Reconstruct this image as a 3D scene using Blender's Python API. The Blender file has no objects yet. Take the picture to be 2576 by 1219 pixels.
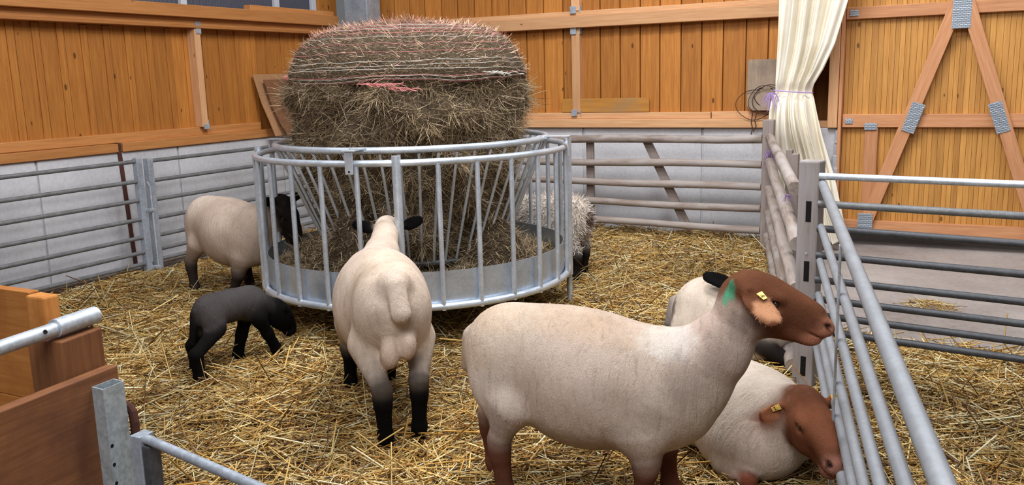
import bpy, math, random
import numpy as np
from mathutils import Vector, Matrix

# ------------------------------------------------------------------ camera, world, lamps, exposure
sc = bpy.context.scene
COL = sc.collection
FPX, PITCH, ROLL, YAW = 2202.82, math.radians(10.6457), math.radians(-1.5674), math.radians(-27.2298)
CAM = np.array([0.0, 0.0, 1.5])
cy_, sy_, cp_, sp_ = math.cos(YAW), math.sin(YAW), math.cos(PITCH), math.sin(PITCH)
FW = np.array([sy_*cp_, cy_*cp_, -sp_]); RT0 = np.array([cy_, -sy_, 0.0]); UP0 = np.cross(RT0, FW)
RT = math.cos(ROLL)*RT0 + math.sin(ROLL)*UP0
UP = -math.sin(ROLL)*RT0 + math.cos(ROLL)*UP0
cd = bpy.data.cameras.new('camera'); cam = bpy.data.objects.new('camera', cd); COL.objects.link(cam)
cd.sensor_width = 36.0; cd.lens = FPX*36.0/2576.0; cd.clip_start = 0.05; cd.clip_end = 100
cam.matrix_world = Matrix(((RT[0], UP[0], -FW[0], CAM[0]), (RT[1], UP[1], -FW[1], CAM[1]),
                           (RT[2], UP[2], -FW[2], CAM[2]), (0, 0, 0, 1)))
sc.camera = cam

wd = bpy.data.worlds.new('world'); sc.world = wd; wd.use_nodes = True
wd.node_tree.nodes['Background'].inputs['Color'].default_value = (0.95, 0.97, 1.0, 1)
wd.node_tree.nodes['Background'].inputs['Strength'].default_value = 0.22

def lamp(name, loc, size, power, target, col=(0.97, 0.98, 1.0)):
    l = bpy.data.lights.new(name, 'AREA'); l.shape = 'RECTANGLE'; l.size, l.size_y = size; l.energy = power; l.color = col
    o = bpy.data.objects.new(name, l); COL.objects.link(o); o.location = loc
    o.rotation_euler = (Vector(target)-Vector(loc)).to_track_quat('-Z', 'Y').to_euler()
    return o
# LED strip lamps under the barn roof
lamp('roof_lamp', (-1.2, 3.4, 4.9), (0.9, 0.9), 215, (-1.6, 3.8, 0))
lamp('roof_lamp', (-3.6, 2.2, 4.9), (2.6, 0.8), 130, (-3.6, 2.9, 0))
lamp('roof_lamp', (0.8, 6.2, 4.9), (2.2, 0.5), 175, (0.2, 6.6, 0))
lamp('roof_lamp', (-2.0, 4.7, 4.9), (2.0, 0.6), 250, (-2.4, 8.0, 0.4))  # unseen lamp, moved and tilted to brighten the back wall
lamp('roof_lamp', (-0.4, -0.6, 4.3), (3.0, 1.4), 330, (-1.2, 3.4, 0.4))

vs = sc.view_settings
vs.view_transform = 'Standard'; vs.look = 'None'; vs.exposure = -0.62; vs.gamma = 1.0
vs.use_curve_mapping = False

rng = np.random.default_rng(7)
random.seed(7)

# ------------------------------------------------------------------ helpers
def V(*a): return np.array(a, float)
def unit(v): v = np.asarray(v, float); return v/np.linalg.norm(v)

def tag(o, label=None, cat=None, group=None, kind=None):
    if label: o['label'] = label
    if cat: o['category'] = cat
    if group: o['group'] = group
    if kind: o['kind'] = kind
    return o

def empty(name, loc, label=None, cat=None, group=None, rz=0.0, kind=None):
    o = bpy.data.objects.new(name, None); COL.objects.link(o); o.location = loc; o.rotation_euler = (0, 0, rz)
    o.empty_display_size = 0.1
    return tag(o, label, cat, group, kind)

def world_loc(o):
    p = np.zeros(3)
    while o is not None:
        p += np.array(o.location); o = o.parent
    return p

def mesh_obj(name, verts, faces, mat, parent=None, loc=None, smooth=False, attrs=None, raw=False):
    """verts in world coordinates (raw=True: already local)"""
    verts = np.asarray(verts, np.float32)
    off = np.zeros(3)
    if not raw:
        if parent is not None: off = world_loc(parent)
        if loc is not None: off = np.asarray(loc, float)
    me = bpy.data.meshes.new(name)
    if isinstance(faces, np.ndarray):
        n, k = faces.shape
        me.vertices.add(len(verts)); me.vertices.foreach_set('co', (verts-off).astype(np.float32).ravel())
        me.loops.add(n*k); me.loops.foreach_set('vertex_index', faces.astype(np.int32).ravel())
        me.polygons.add(n); me.polygons.foreach_set('loop_start', np.arange(0, n*k, k, dtype=np.int32))
        try: me.polygons.foreach_set('loop_total', np.full(n, k, np.int32))
        except Exception: pass
        me.update(calc_edges=True); me.validate()
    else:
        me.from_pydata([tuple(v) for v in (verts-off).tolist()], [], faces); me.update()
    if attrs:
        for an, (typ, data) in attrs.items():
            a = me.attributes.new(an, typ, 'POINT')
            key = {'FLOAT': 'value', 'FLOAT_VECTOR': 'vector', 'FLOAT_COLOR': 'color'}[typ]
            a.data.foreach_set(key, np.asarray(data, np.float32).ravel())
    if smooth: me.polygons.foreach_set('use_smooth', np.ones(len(me.polygons), bool))
    if mat: me.materials.append(mat)
    o = bpy.data.objects.new(name, me); COL.objects.link(o)
    if parent is not None: o.parent = parent
    elif loc is not None: o.location = loc
    return o

class MB:
    """collects boxes, beams and tubes for ONE mesh; wc = coordinates with z along the grain, rnd = value per piece"""
    def __init__(s): s.v = []; s.f = []; s.wc = []; s.rnd = []
    def add(s, v, f, wc=None, rnd=None):
        b = len(s.v); s.v += [tuple(map(float, p)) for p in v]; s.f += [tuple(i+b for i in q) for q in f]
        off = np.array([random.uniform(0, 40) for _ in range(3)])
        if wc is None: wc = v
        s.wc += [tuple(np.asarray(p, float)+off) for p in wc]
        s.rnd += [random.random() if rnd is None else rnd]*0 or [ (s_r) for s_r in [random.random() if rnd is None else rnd]*len(v)]
        return s
    def obox(s, c, ax, half, rnd=None, taper=1.0):
        """ax: 3 unit axes (rows), grain along ax[2]"""
        c = np.asarray(c, float); ax = np.asarray(ax, float)
        v = []; wc = []
        for k in (-1, 1):
            for i, j in ((-1, -1), (1, -1), (1, 1), (-1, 1)):
                q = np.array([i*half[0], j*half[1], k*half[2]])
                if k > 0: q[:2] *= taper
                v.append(c+q@ax); wc.append(q)
        f = [(3, 2, 1, 0), (4, 5, 6, 7), (0, 1, 5, 4), (1, 2, 6, 5), (2, 3, 7, 6), (3, 0, 4, 7)]
        return s.add(v, f, wc, rnd)
    def box(s, lo, hi, grain=2, rnd=None):
        lo = np.asarray(lo, float); hi = np.asarray(hi, float); e = np.eye(3)
        o = [(grain+1) % 3, (grain+2) % 3, grain]
        h = (hi-lo)/2
        return s.obox((lo+hi)/2, e[o], h[o], rnd)
    def beam(s, a, b, w, h, up=(0, 0, 1), rnd=None):
        a = np.asarray(a, float); b = np.asarray(b, float); d = unit(b-a)
        x = unit(np.cross(up, d)); y = np.cross(d, x)
        return s.obox((a+b)/2, [x, y, d], (w/2, h/2, np.linalg.norm(b-a)/2), rnd)
    def tube(s, pts, r, n=12, caps=True, closed=False, wob=0.0):
        pts = [np.asarray(p, float) for p in pts]; m = len(pts)
        rs = r if hasattr(r, '__len__') else [r]*m
        T = []
        for i in range(m):
            if closed: t = pts[(i+1) % m]-pts[i-1]
            else: t = pts[min(i+1, m-1)]-pts[max(i-1, 0)]
            T.append(unit(t))
        ref = V(0, 0, 1) if abs(T[0][2]) < 0.9 else V(1, 0, 0)
        x = unit(np.cross(ref, T[0])); v = []; wc = []; L = 0
        for i in range(m):
            x = unit(x-T[i]*(x@T[i])); y = np.cross(T[i], x)
            if i: L += np.linalg.norm(pts[i]-pts[i-1])
            for k in range(n):
                a = 2*math.pi*k/n
                rr = rs[i]*(1+wob*math.sin(3*a+L*9)+wob*math.sin(a*2-L*23))
                v.append(pts[i]+rr*(math.cos(a)*x+math.sin(a)*y)); wc.append((rs[i]*math.cos(a), rs[i]*math.sin(a), L))
        f = []
        for i in range(m if closed else m-1):
            i2 = (i+1) % m
            for k in range(n): f.append((i*n+k, i*n+(k+1) % n, i2*n+(k+1) % n, i2*n+k))
        if caps and not closed: f.append(tuple(range(n-1, -1, -1))); f.append(tuple((m-1)*n+k for k in range(n)))
        return s.add(v, f, wc)
    def prism(s, poly, a, b, grainv=None):
        """poly: list of 3d points (flat), extruded by vector a->b offset"""
        n = len(poly); d = np.asarray(b, float)-np.asarray(a, float)
        v = [np.asarray(p, float) for p in poly]+[np.asarray(p, float)+d for p in poly]
        f = [tuple(range(n-1, -1, -1)), tuple(range(n, 2*n))]+[(i, (i+1) % n, (i+1) % n+n, i+n) for i in range(n)]
        return s.add(v, f)
    def ball(s, c, r, n=12, m=8):
        c = np.asarray(c, float); r = np.ones(3)*r
        v = [c+r*V(0, 0, 1)]
        for i in range(1, m):
            t = math.pi*i/m
            for k in range(n):
                a = 2*math.pi*k/n; v.append(c+r*V(math.sin(t)*math.cos(a), math.sin(t)*math.sin(a), math.cos(t)))
        v.append(c-r*V(0, 0, 1)); f = []
        for k in range(n): f.append((0, 1+k, 1+(k+1) % n))
        for i in range(m-2):
            for k in range(n): f.append((1+i*n+k, 1+(i+1)*n+k, 1+(i+1)*n+(k+1) % n, 1+i*n+(k+1) % n))
        b = 1+(m-2)*n
        for k in range(n): f.append((b+k, len(v)-1, b+(k+1) % n))
        return s.add(v, f)
    def build(s, name, mat, parent=None, loc=None, smooth=False, bevel=0.0):
        o = mesh_obj(name, s.v, s.f, mat, parent, loc, smooth,
                     {'wc': ('FLOAT_VECTOR', s.wc), 'rnd': ('FLOAT', s.rnd)})
        if bevel:
            m = o.modifiers.new('edge', 'BEVEL'); m.width = bevel; m.segments = 2; m.limit_method = 'ANGLE'; m.angle_limit = 0.6
        if smooth:
            try: o.data.set_sharp_from_angle(angle=math.radians(50))
            except Exception: pass
        return o

def lin(r, g, b):
    f = lambda c: (c/255/12.92 if c/255 <= 0.04045 else ((c/255+0.055)/1.055)**2.4)
    return (f(r), f(g), f(b), 1.0)

# ------------------------------------------------------------------ materials
class NT:
    def __init__(s, name):
        s.m = bpy.data.materials.new(name); s.m.use_nodes = True; s.t = s.m.node_tree
        s.p = s.t.nodes['Principled BSDF']
    def n(s, typ, **kw):
        nd = s.t.nodes.new(typ)
        for k, v in kw.items():
            if k.startswith('_'): setattr(nd, k[1:], v)
            else: nd.inputs[k].default_value = v
        return nd
    def l(s, a, b): s.t.links.new(a, b)
    def attr(s, nm): return s.n('ShaderNodeAttribute', _attribute_name=nm)
    def mapping(s, vec, scale):
        m = s.n('ShaderNodeMapping'); m.inputs['Scale'].default_value = scale; s.l(vec, m.inputs['Vector']); return m.outputs[0]
    def noise(s, vec, scale, detail=4, rough=0.55, dist=0.0):
        q = s.n('ShaderNodeTexNoise', Scale=scale, Detail=detail, Roughness=rough, Distortion=dist)
        if vec is not None: s.l(vec, q.inputs['Vector'])
        return q.outputs['Fac']
    def ramp(s, fac, stops):
        r = s.n('ShaderNodeValToRGB'); e = r.color_ramp.elements
        while len(e) < len(stops): e.new(0.5)
        for q, (p, c) in zip(e, stops): q.position = p; q.color = c if len(c) == 4 else (*c, 1)
        s.l(fac, r.inputs[0]); return r.outputs[0]
    def math(s, op, a, b=None, clamp=False):
        q = s.n('ShaderNodeMath', _operation=op, _use_clamp=clamp)
        for i, x in enumerate((a, b)):
            if x is None: continue
            if isinstance(x, (int, float)): q.inputs[i].default_value = x
            else: s.l(x, q.inputs[i])
        return q.outputs[0]
    def mix(s, fac, a, b, blend='MIX'):
        q = s.n('ShaderNodeMix', _data_type='RGBA', _blend_type=blend)
        for nm, x in (('Factor', fac), ('A', a), ('B', b)):
            idx = {'Factor': 0, 'A': 6, 'B': 7}[nm]
            if isinstance(x, (int, float)): q.inputs[idx].default_value = x
            elif isinstance(x, tuple): q.inputs[idx].default_value = x if len(x) == 4 else (*x, 1)
            else: s.l(x, q.inputs[idx])
        return q.outputs[2]
    def bump(s, h, strength, dist=0.01):
        b = s.n('ShaderNodeBump', Strength=strength, Distance=dist); s.l(h, b.inputs['Height']); s.l(b.outputs[0], s.p.inputs['Normal'])
    def set(s, col=None, rough=None, metal=None, spec=None):
        for nm, x in (('Base Color', col), ('Roughness', rough), ('Metallic', metal), ('Specular IOR Level', spec)):
            if x is None: continue
            if isinstance(x, (int, float, tuple)): s.p.inputs[nm].default_value = x
            else: s.l(x, s.p.inputs[nm])
        return s.m

def wood(name, dark, light, knots=0.7, rough=0.6, weather=None, bump=0.25, stain=None):
    s = NT(name); wc = s.attr('wc').outputs['Vector']; rnd = s.attr('rnd').outputs['Fac']
    g = s.noise(s.mapping(wc, (22, 22, 1.1)), 2.2, 5, 0.6, 0.4)
    fine = s.noise(s.mapping(wc, (160, 160, 5)), 1.5, 2)
    c = s.ramp(g, [(0.3, dark), (0.7, light)])
    c = s.mix(0.35, c, s.ramp(fine, [(0.3, dark), (0.75, light)]))
    c = s.mix(1.0, c, s.ramp(rnd, [(0, (0.80, 0.77, 0.74, 1)), (1, (1.12, 1.12, 1.12, 1))]), 'MULTIPLY')
    if knots:
        vo = s.n('ShaderNodeTexVoronoi', Scale=1.0, Randomness=1.0); s.l(s.mapping(wc, (11, 11, 5)), vo.inputs['Vector'])
        sep = s.n('ShaderNodeSeparateColor'); s.l(vo.outputs['Color'], sep.inputs[0])
        size = s.math('MULTIPLY', sep.outputs[0], 0.17)
        k = s.math('SUBTRACT', size, vo.outputs['Distance']); k = s.math('MULTIPLY', k, 18, True)
        k = s.math('MULTIPLY', k, s.math('GREATER_THAN', sep.outputs[1], 1-knots))
        kd = tuple(x*0.22 for x in dark[:3])+(1,)
        c = s.mix(s.math('MULTIPLY', k, 0.85), c, kd)
    if weather:
        w = s.noise(s.mapping(wc, (9, 9, 2.5)), 1.3, 4, 0.6); c = s.mix(s.ramp(w, [(0.4, (0, 0, 0, 1)), (0.62, (1, 1, 1, 1))]), c, weather)
    if stain:
        w = s.noise(s.mapping(wc, (3, 3, 3)), 1.0, 5, 0.65); c = s.mix(s.ramp(w, [(0.45, (0, 0, 0, 1)), (0.7, (1, 1, 1, 1))]), c, stain)
    s.bump(g, bump, 0.004)
    return s.set(c, rough, 0.0, 0.3)

def galv(name, col=(0.50, 0.53, 0.57), rough=0.42, metal=0.75, var=0.25, dirt=None):
    s = NT(name); geo = s.n('ShaderNodeTexCoord').outputs['Object']
    vo = s.n('ShaderNodeTexVoronoi', Scale=90.0); s.l(geo, vo.inputs['Vector'])
    sep = s.n('ShaderNodeSeparateColor'); s.l(vo.outputs['Color'], sep.inputs[0])
    nz = s.noise(geo, 9, 5, 0.65)
    lo = tuple(c*(1-var) for c in col)+(1,); hi = tuple(min(1, c*(1+var)) for c in col)+(1,)
    c = s.ramp(s.math('ADD', s.math('MULTIPLY', nz, 0.8), s.math('MULTIPLY', sep.outputs[0], 0.2)), [(0.3, lo), (0.7, hi)])
    if dirt: c = s.mix(s.ramp(s.noise(geo, 4, 6, 0.7), [(0.42, (0, 0, 0, 1)), (0.68, (1, 1, 1, 1))]), c, dirt)
    r = s.math('ADD', s.math('MULTIPLY', nz, 0.25), rough-0.12)
    s.bump(nz, 0.08, 0.003)
    return s.set(c, r, metal, 0.5)

def concrete(name, a, b, rough=0.85, scale=1.0, streak=False):
    s = NT(name); geo = s.n('ShaderNodeTexCoord').outputs['Object']
    n1 = s.noise(geo, 1.1*scale, 7, 0.62, 0.3); n2 = s.noise(geo, 38*scale, 3)
    c = s.ramp(n1, [(0.32, a), (0.66, b)])
    c = s.mix(0.18, c, s.ramp(n2, [(0.3, tuple(x*0.6 for x in a[:3])+(1,)), (0.6, b)]))
    if streak:
        n3 = s.noise(s.mapping(geo, (0.5, 0.5, 4)), 1.2, 4); c = s.mix(s.ramp(n3, [(0.5, (0, 0, 0, 1)), (0.75, (0.5, 0.5, 0.5, 1))]), c, a)
    s.bump(n2, 0.12, 0.003)
    return s.set(c, rough, 0, 0.25)

def plain(name, col, rough=0.6, metal=0.0, spec=0.4, bump=None):
    s = NT(name)
    if bump:
        geo = s.n('ShaderNodeTexCoord').outputs['Object']; nz = s.noise(geo, bump[0], 4); s.bump(nz, bump[1], 0.004)
        c = s.mix(1.0, col, s.ramp(nz, [(0.3, (0.8, 0.8, 0.8, 1)), (0.7, (1.1, 1.1, 1.1, 1))]), 'MULTIPLY'); return s.set(c, rough, metal, spec)
    return s.set(col, rough, metal, spec)

def fibre(name, rough=0.75, spec=0.25):
    s = NT(name); s.p.inputs['Roughness'].default_value = rough
    return s.set(s.attr('tint').outputs['Color'], rough, 0, spec)

def plate_mat(name):
    s = NT(name); geo = s.n('ShaderNodeTexCoord').outputs['Object']
    br = s.n('ShaderNodeTexBrick', Scale=1.0); br.inputs['Mortar Size'].default_value = 0.004
    br.inputs['Brick Width'].default_value = 0.03; br.inputs['Row Height'].default_value = 0.012
    mp = s.n('ShaderNodeMapping'); mp.inputs['Rotation'].default_value = (math.radians(90), 0, 0); s.l(geo, mp.inputs['Vector'])
    s.l(mp.outputs[0], br.inputs['Vector'])
    c = s.ramp(br.outputs['Fac'], [(0, lin(204, 211, 220)), (1, lin(132, 140, 150))])
    s.bump(br.outputs['Fac'], 0.6, 0.004)
    return s.set(c, 0.45, 0.2, 0.5)

M = {}
M['clad'] = wood('stained_cladding', lin(152, 92, 36), lin(194, 130, 60), 0.85, 0.6)
M['beam'] = wood('pine_beam', lin(182, 132, 90), lin(210, 166, 124), 0.5, 0.6)
M['beam_l'] = wood('stained_beam', lin(168, 108, 56), lin(198, 140, 84), 0.5, 0.6)
M['door'] = wood('door_boards', lin(168, 114, 50), lin(208, 154, 84), 0.95, 0.55)
M['brace'] = wood('planed_brace', lin(170, 114, 76), lin(204, 150, 108), 0.25, 0.6)
M['pen'] = wood('pen_boards', lin(110, 69, 42), lin(152, 101, 63), 0.3, 0.65, stain=lin(94, 58, 42))
M['pen_y'] = wood('pen_panel', lin(172, 108, 50), lin(204, 142, 76), 0.3, 0.6, stain=lin(150, 84, 36))
M['grey_wood'] = wood('weathered_wood', lin(112, 100, 96), lin(164, 152, 146), 0.25, 0.85, weather=lin(140, 128, 122))
M['log'] = wood('weathered_log', lin(112, 97, 88), lin(168, 155, 146), 0.3, 0.85, weather=lin(160, 151, 146))
M['post_grey'] = wood('grey_post_wood', lin(140, 132, 130), lin(176, 170, 170), 0.1, 0.8, weather=lin(156, 150, 152))
M['old_ply'] = wood('old_plywood', lin(138, 120, 104), lin(172, 152, 132), 0.1, 0.8, stain=lin(120, 104, 92))
M['brown_ply'] = wood('brown_plywood', lin(104, 68, 44), lin(142, 98, 66), 0.1, 0.8, stain=lin(92, 66, 50))
M['brown_ply_l'] = wood('pale_brown_plywood', lin(150, 110, 76), lin(176, 132, 94), 0.1, 0.8)
M['board_dirty'] = wood('dirty_board', lin(166, 112, 48), lin(200, 142, 66), 0.3, 0.75, stain=lin(150, 120, 84))
M['galv'] = galv('galvanised_steel', (0.50, 0.54, 0.59), 0.45, 0.5)
M['galv_new'] = galv('bright_galvanised_steel', (0.60, 0.66, 0.74), 0.36, 0.62, 0.16)
M['galv_dark'] = galv('dull_galvanised_steel', (0.065, 0.068, 0.075), 0.5, 0.3, 0.3)
M['galv_mid'] = galv('worn_tube_steel', (0.17, 0.175, 0.18), 0.55, 0.3, 0.25)
M['tube'] = galv('matt_tube_steel', (0.29, 0.305, 0.33), 0.5, 0.35, 0.10)
M['galv_gate'] = galv('grey_gate_steel', (0.36, 0.40, 0.46), 0.5, 0.4, 0.25)
M['galv_post'] = galv('spangled_post_steel', (0.40, 0.45, 0.48), 0.48, 0.4, 0.3)
M['sheet'] = galv('galvanised_sheet', (0.52, 0.58, 0.66), 0.34, 0.7, 0.14)
M['strap'] = plain('rusty_strip', lin(84, 52, 44), 0.8, 0.2, 0.3, (30, 0.3))
M['wire'] = plain('rusty_wire', lin(70, 48, 40), 0.7, 0.5)
M['hole_shade_print'] = plain('dark_hole', (0.012, 0.011, 0.011, 1), 0.9, 0, 0.1)  # near-black patches for the shade inside holes; also the tag print
M['conc'] = concrete('wall_concrete', lin(178, 177, 181), lin(208, 207, 211), 0.85, 1.0)
M['conc_rough'] = concrete('rough_concrete', lin(132, 132, 138), lin(196, 194, 198), 0.95, 5)
M['floor'] = concrete('floor_concrete', lin(122, 112, 107), lin(166, 157, 152), 0.8, 0.9)
M['frame_white'] = plain('window_bar_paint', lin(190, 194, 202), 0.5)
M['plate'] = plate_mat('nail_plate_steel')
M['purple'] = plain('purple_twine', lin(176, 150, 200), 0.7)
M['green_twine'] = plain('teal_twine', lin(70, 150, 150), 0.7)
M['pink'] = plain('pink_net', lin(208, 128, 126), 0.6)
M['white_net'] = plain('white_net', lin(208, 204, 194), 0.55)
M['straw'] = fibre('straw_stalks', 0.55, 0.4)
M['hay'] = fibre('hay_stalks', 0.85, 0.15)
M['wool_fibre'] = fibre('fleece_fibres', 1.0, 0.02)
M['eye'] = plain('eye_gloss', (0.02, 0.012, 0.008, 1), 0.12, 0, 0.6)
M['tagm'] = plain('ear_tag_plastic', lin(250, 214, 116), 0.45)
M['hoof'] = plain('hoof_horn', lin(40, 34, 32), 0.6)

s = NT('window_mesh'); geo = s.n('ShaderNodeTexCoord').outputs['Object']
wv = s.n('ShaderNodeTexWave', Scale=22.0, Distortion=0.0); wv.bands_direction = 'Y'; s.l(geo, wv.inputs['Vector'])
M['pane'] = s.set(s.ramp(wv.outputs['Fac'], [(0.2, lin(62, 64, 76)), (0.8, lin(92, 94, 108))]), 0.35, 0.0, 0.5)
s.bump(wv.outputs['Fac'], 0.4, 0.01)
M['pane_light'] = plain('pale_window_sheet', lin(205, 212, 222), 0.4)

s = NT('canvas'); geo = s.n('ShaderNodeTexCoord').outputs['Object']
nz = s.noise(geo, 5, 5, 0.6); wv2 = s.noise(geo, 220, 2)
s.bump(wv2, 0.15, 0.002)
M['canvas'] = s.set(s.ramp(nz, [(0.3, lin(222, 213, 194)), (0.7, lin(238, 231, 216))]), 0.8, 0, 0.2)

# bedding under the stalks
s = NT('bedding'); geo = s.n('ShaderNodeTexCoord').outputs['Object']
n1 = s.noise(geo, 26, 6, 0.7, 1.5); n2 = s.noise(geo, 2.2, 4)
c = s.ramp(n1, [(0.25, lin(48, 30, 14)), (0.5, lin(112, 78, 34)), (0.75, lin(176, 132, 62))])
c = s.mix(s.ramp(n2, [(0.5, (0, 0, 0, 1)), (0.75, (0.7, 0.7, 0.7, 1))]), c, lin(84, 62, 40))
s.bump(n1, 0.9, 0.02); M['bed'] = s.set(c, 0.9, 0, 0.2)
s = NT('hay_mass'); geo = s.n('ShaderNodeTexCoord').outputs['Object']
n1 = s.noise(geo, 40, 6, 0.75, 2.0); c = s.ramp(n1, [(0.25, lin(32, 25, 19)), (0.5, lin(94, 79, 62)), (0.78, lin(152, 137, 114))])
s.bump(n1, 1.0, 0.02); M['haymass'] = s.set(c, 0.95, 0, 0.1)

# animal coat: colour carried per vertex, fleece bump weighted by alpha
s = NT('animal_coat'); geo = s.n('ShaderNodeTexCoord').outputs['Object']; at_ = s.attr('coat')
comb = s.noise(s.mapping(geo, (46, 20, 9)), 1.0, 4, 0.6, 0.6)
fine = s.noise(s.mapping(geo, (300, 300, 120)), 1.0, 2)
big = s.noise(geo, 6.0, 4, 0.6)
c = s.mix(1.0, at_.outputs['Color'], s.ramp(big, [(0.3, (0.80, 0.77, 0.73, 1)), (0.7, (1.08, 1.08, 1.08, 1))]), 'MULTIPLY')
c = s.mix(1.0, c, s.ramp(fine, [(0.25, (0.84, 0.84, 0.84, 1)), (0.75, (1.1, 1.1, 1.1, 1))]), 'MULTIPLY')
wool = at_.outputs['Alpha']
cr = s.ramp(comb, [(0.28, (0.72, 0.70, 0.68, 1)), (0.44, (1, 1, 1, 1))])
c = s.mix(s.math('MULTIPLY', wool, 0.75), c, s.mix(1.0, c, cr, 'MULTIPLY'))
h = s.math('ADD', s.math('MULTIPLY', s.math('MULTIPLY', comb, wool), 1.4), s.math('MULTIPLY', fine, 0.35))
s.bump(h, 0.45, 0.012)
M['coat'] = s.set(c, 0.95, 0, 0.05)
try: s.p.inputs['Sheen Weight'].default_value = 0.0
except Exception: pass
# ------------------------------------------------------------------ room shell
XW, YW = -6.15, 8.05        # concrete faces of left and back wall

def structure(o): o['kind'] = 'structure'; return o

mb = MB(); mb.box((-7, -2, -0.2), (4, 9, -0.02)); structure(mb.build('floor', M['floor']))

mb = MB()
for a, b in ((-2.0, 2.85), (2.866, 4.205), (4.224, 5.553), (5.572, 6.9), (6.916, 8.25)): mb.box((XW-0.2, a, -0.1), (XW, b, 0.985))
mb.box((XW-0.2, -2, -0.1), (XW-0.02, 8.2, 0.975))
wl = structure(mb.build('wall_left', M['conc'], bevel=0.006))
mb = MB()
for a, b in ((-6.15, -4.65), (-4.634, -3.330), (-3.312, -2.142), (-2.124, -0.96)): mb.box((a, YW, -0.1), (b, YW+0.2, 1.0))
mb.box((-6.2, YW+0.02, -0.1), (-0.965, YW+0.2, 0.995))
wb = structure(mb.build('wall_back', M['conc'], bevel=0.006))
mb = MB()      # rough broken edge at the end of the concrete
for k in range(9): mb.obox((-0.958+random.uniform(-.012, .012), YW+0.06+random.uniform(-.03, .03), 0.06+k*0.108), np.eye(3), (0.022, 0.1, 0.06))
mb.build('rough_edge', M['conc_rough'], wb, bevel=0.01)

def cladding(name, parent, axis, start, end, z0, z1, face, sign, wide=0.135, strip=0.058):
    """boards of a wide face and a narrow raised lap strip; axis 0: along X at Y=face, axis 1: along Y at X=face"""
    mb = MB(); p = start
    while p < end:
        w = wide*random.uniform(0.93, 1.07); r = random.random(); dz = random.uniform(-0.01, 0.01)
        for a, b, d, zt in ((p+0.004, p+w, 0.0, 0.0), (p+w, p+w+strip, 0.009, -0.022)):
            f = face-sign*d
            lo, hi = (sorted((f, face+sign*0.03)))
            if axis == 0: mb.box((a, lo, z0), (b, hi, z1+dz+zt), 2, min(1, max(0, r+random.uniform(-.15, .15))))
            else: mb.box((lo, a, z0), (hi, b, z1+dz+zt), 2, min(1, max(0, r+random.uniform(-.15, .15))))
        p += w+strip+0.005
    lo, hi = sorted((face+sign*0.03, face+sign*0.06))
    if axis == 0: mb.box((start, hi-0.03 if sign > 0 else lo, z0), (end, hi if sign > 0 else lo+0.03, z1+0.03))
    else: mb.box((lo, start, z0), (hi, end, z1+0.04))
    return mb.build(name, M['clad'], parent, bevel=0.0025)
cladding('cladding', wl, 1, -1.0, 7.98, 1.06, 2.035, -6.24, -1, 0.145, 0.06)
cladding('cladding', wb, 0, -6.1, -1.3, 1.06, 2.75, 8.11, 1)

tn = [0]
def trim(mb, mat, bevel=0.005):
    tn[0] += 1
    return structure(mb.build('trim_%d' % tn[0], mat, bevel=bevel))
def bracket(parent, mb): return mb.build('bracket', M['galv_gate'], parent, bevel=0.003)

# left wall timbers
mb = MB(); mb.box((-6.3, -1, 0.987), (-6.125, 4.93, 1.058), 1); trim(mb, M['beam_l'])
mb = MB(); mb.box((-6.3, 4.975, 0.987), (-6.125, 7.2, 1.062), 1); trim(mb, M['beam_l'])
mb = MB(); mb.box((-6.3, -1, 1.060), (-6.175, 6.65, 1.136), 1); trim(mb, M['beam_l'])
mb = MB(); mb.box((-6.3, -1, 2.094), (-6.055, 7.83, 2.20), 1); trim(mb, M['beam_l'])
mb = MB(); mb.box((-6.3, -1, 2.03), (-6.13, 7.83, 2.094), 1); mb.box((-6.3, -1, 2.008), (-6.115, 7.83, 2.03), 1); trim(mb, M['beam_l'])
mb = MB(); mb.box((-6.23, 5.855, 1.136), (-6.13, 5.925, 2.008), 2); st = trim(mb, M['beam'])
b = MB(); b.box((-6.14, 5.87, 1.115), (-6.122, 5.93, 1.16)); b.box((-6.2, 5.925, 1.125), (-6.13, 5.932, 1.2)); bracket(st, b)
b = MB(); b.box((-6.135, 5.87, 1.96), (-6.122, 5.93, 2.07)); b.box((-6.2, 5.925, 1.95), (-6.13, 5.932, 2.01)); bracket(st, b)
# loose beam offcut on the ledge: a thing of its own
mb = MB(); mb.box((-6.2, 6.56, 2.201), (-6.11, 7.82, 2.25), 1)
o = mb.build('timber_offcut', M['beam_l'], loc=(-6.15, 7.2, 2.2), bevel=0.005)
tag(o, 'loose timber offcut lying on the ledge beam under the dark window', 'timber')

# window strip above the left wall
w = structure(empty('window_1', (-6.3, 6.2, 2.2), kind='structure'))
mb = MB(); mb.box((-6.33, 4.78, 2.2), (-6.315, 7.75, 2.75)); mb.build('pane', M['pane'], w)
mb = MB(); mb.box((-6.33, 3.0, 2.2), (-6.312, 4.72, 2.75)); mb.build('pane', M['pane_light'], w)
mb = MB(); mb.box((-6.32, 4.70, 2.2), (-6.28, 4.80, 2.75)); mb.build('mullion', M['galv_gate'], w, bevel=0.003)
for y in (5.90, 7.12, 7.70): mb = MB(); mb.box((-6.31, y-0.035, 2.2), (-6.27, y+0.035, 2.75)); mb.build('mullion', M['frame_white'], w, bevel=0.003)
mb = MB(); mb.box((-6.34, 7.74, 2.2), (-6.24, 8.04, 2.75), 2); mb.build('jamb_board', M['clad'], w, bevel=0.004)

# corner steel column (H section)
mb = MB()
mb.box((-5.95, 7.80, -0.02), (-5.66, 7.82, 3.0)); mb.box((-5.95, 8.02, -0.02), (-5.66, 8.04, 3.0)); mb.box((-5.82, 7.81, -0.02), (-5.80, 8.03, 3.0))
mb.box((-5.665, 7.80, -0.02), (-5.655, 8.04, 3.0))
trim(mb, M['galv_gate'])

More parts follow.
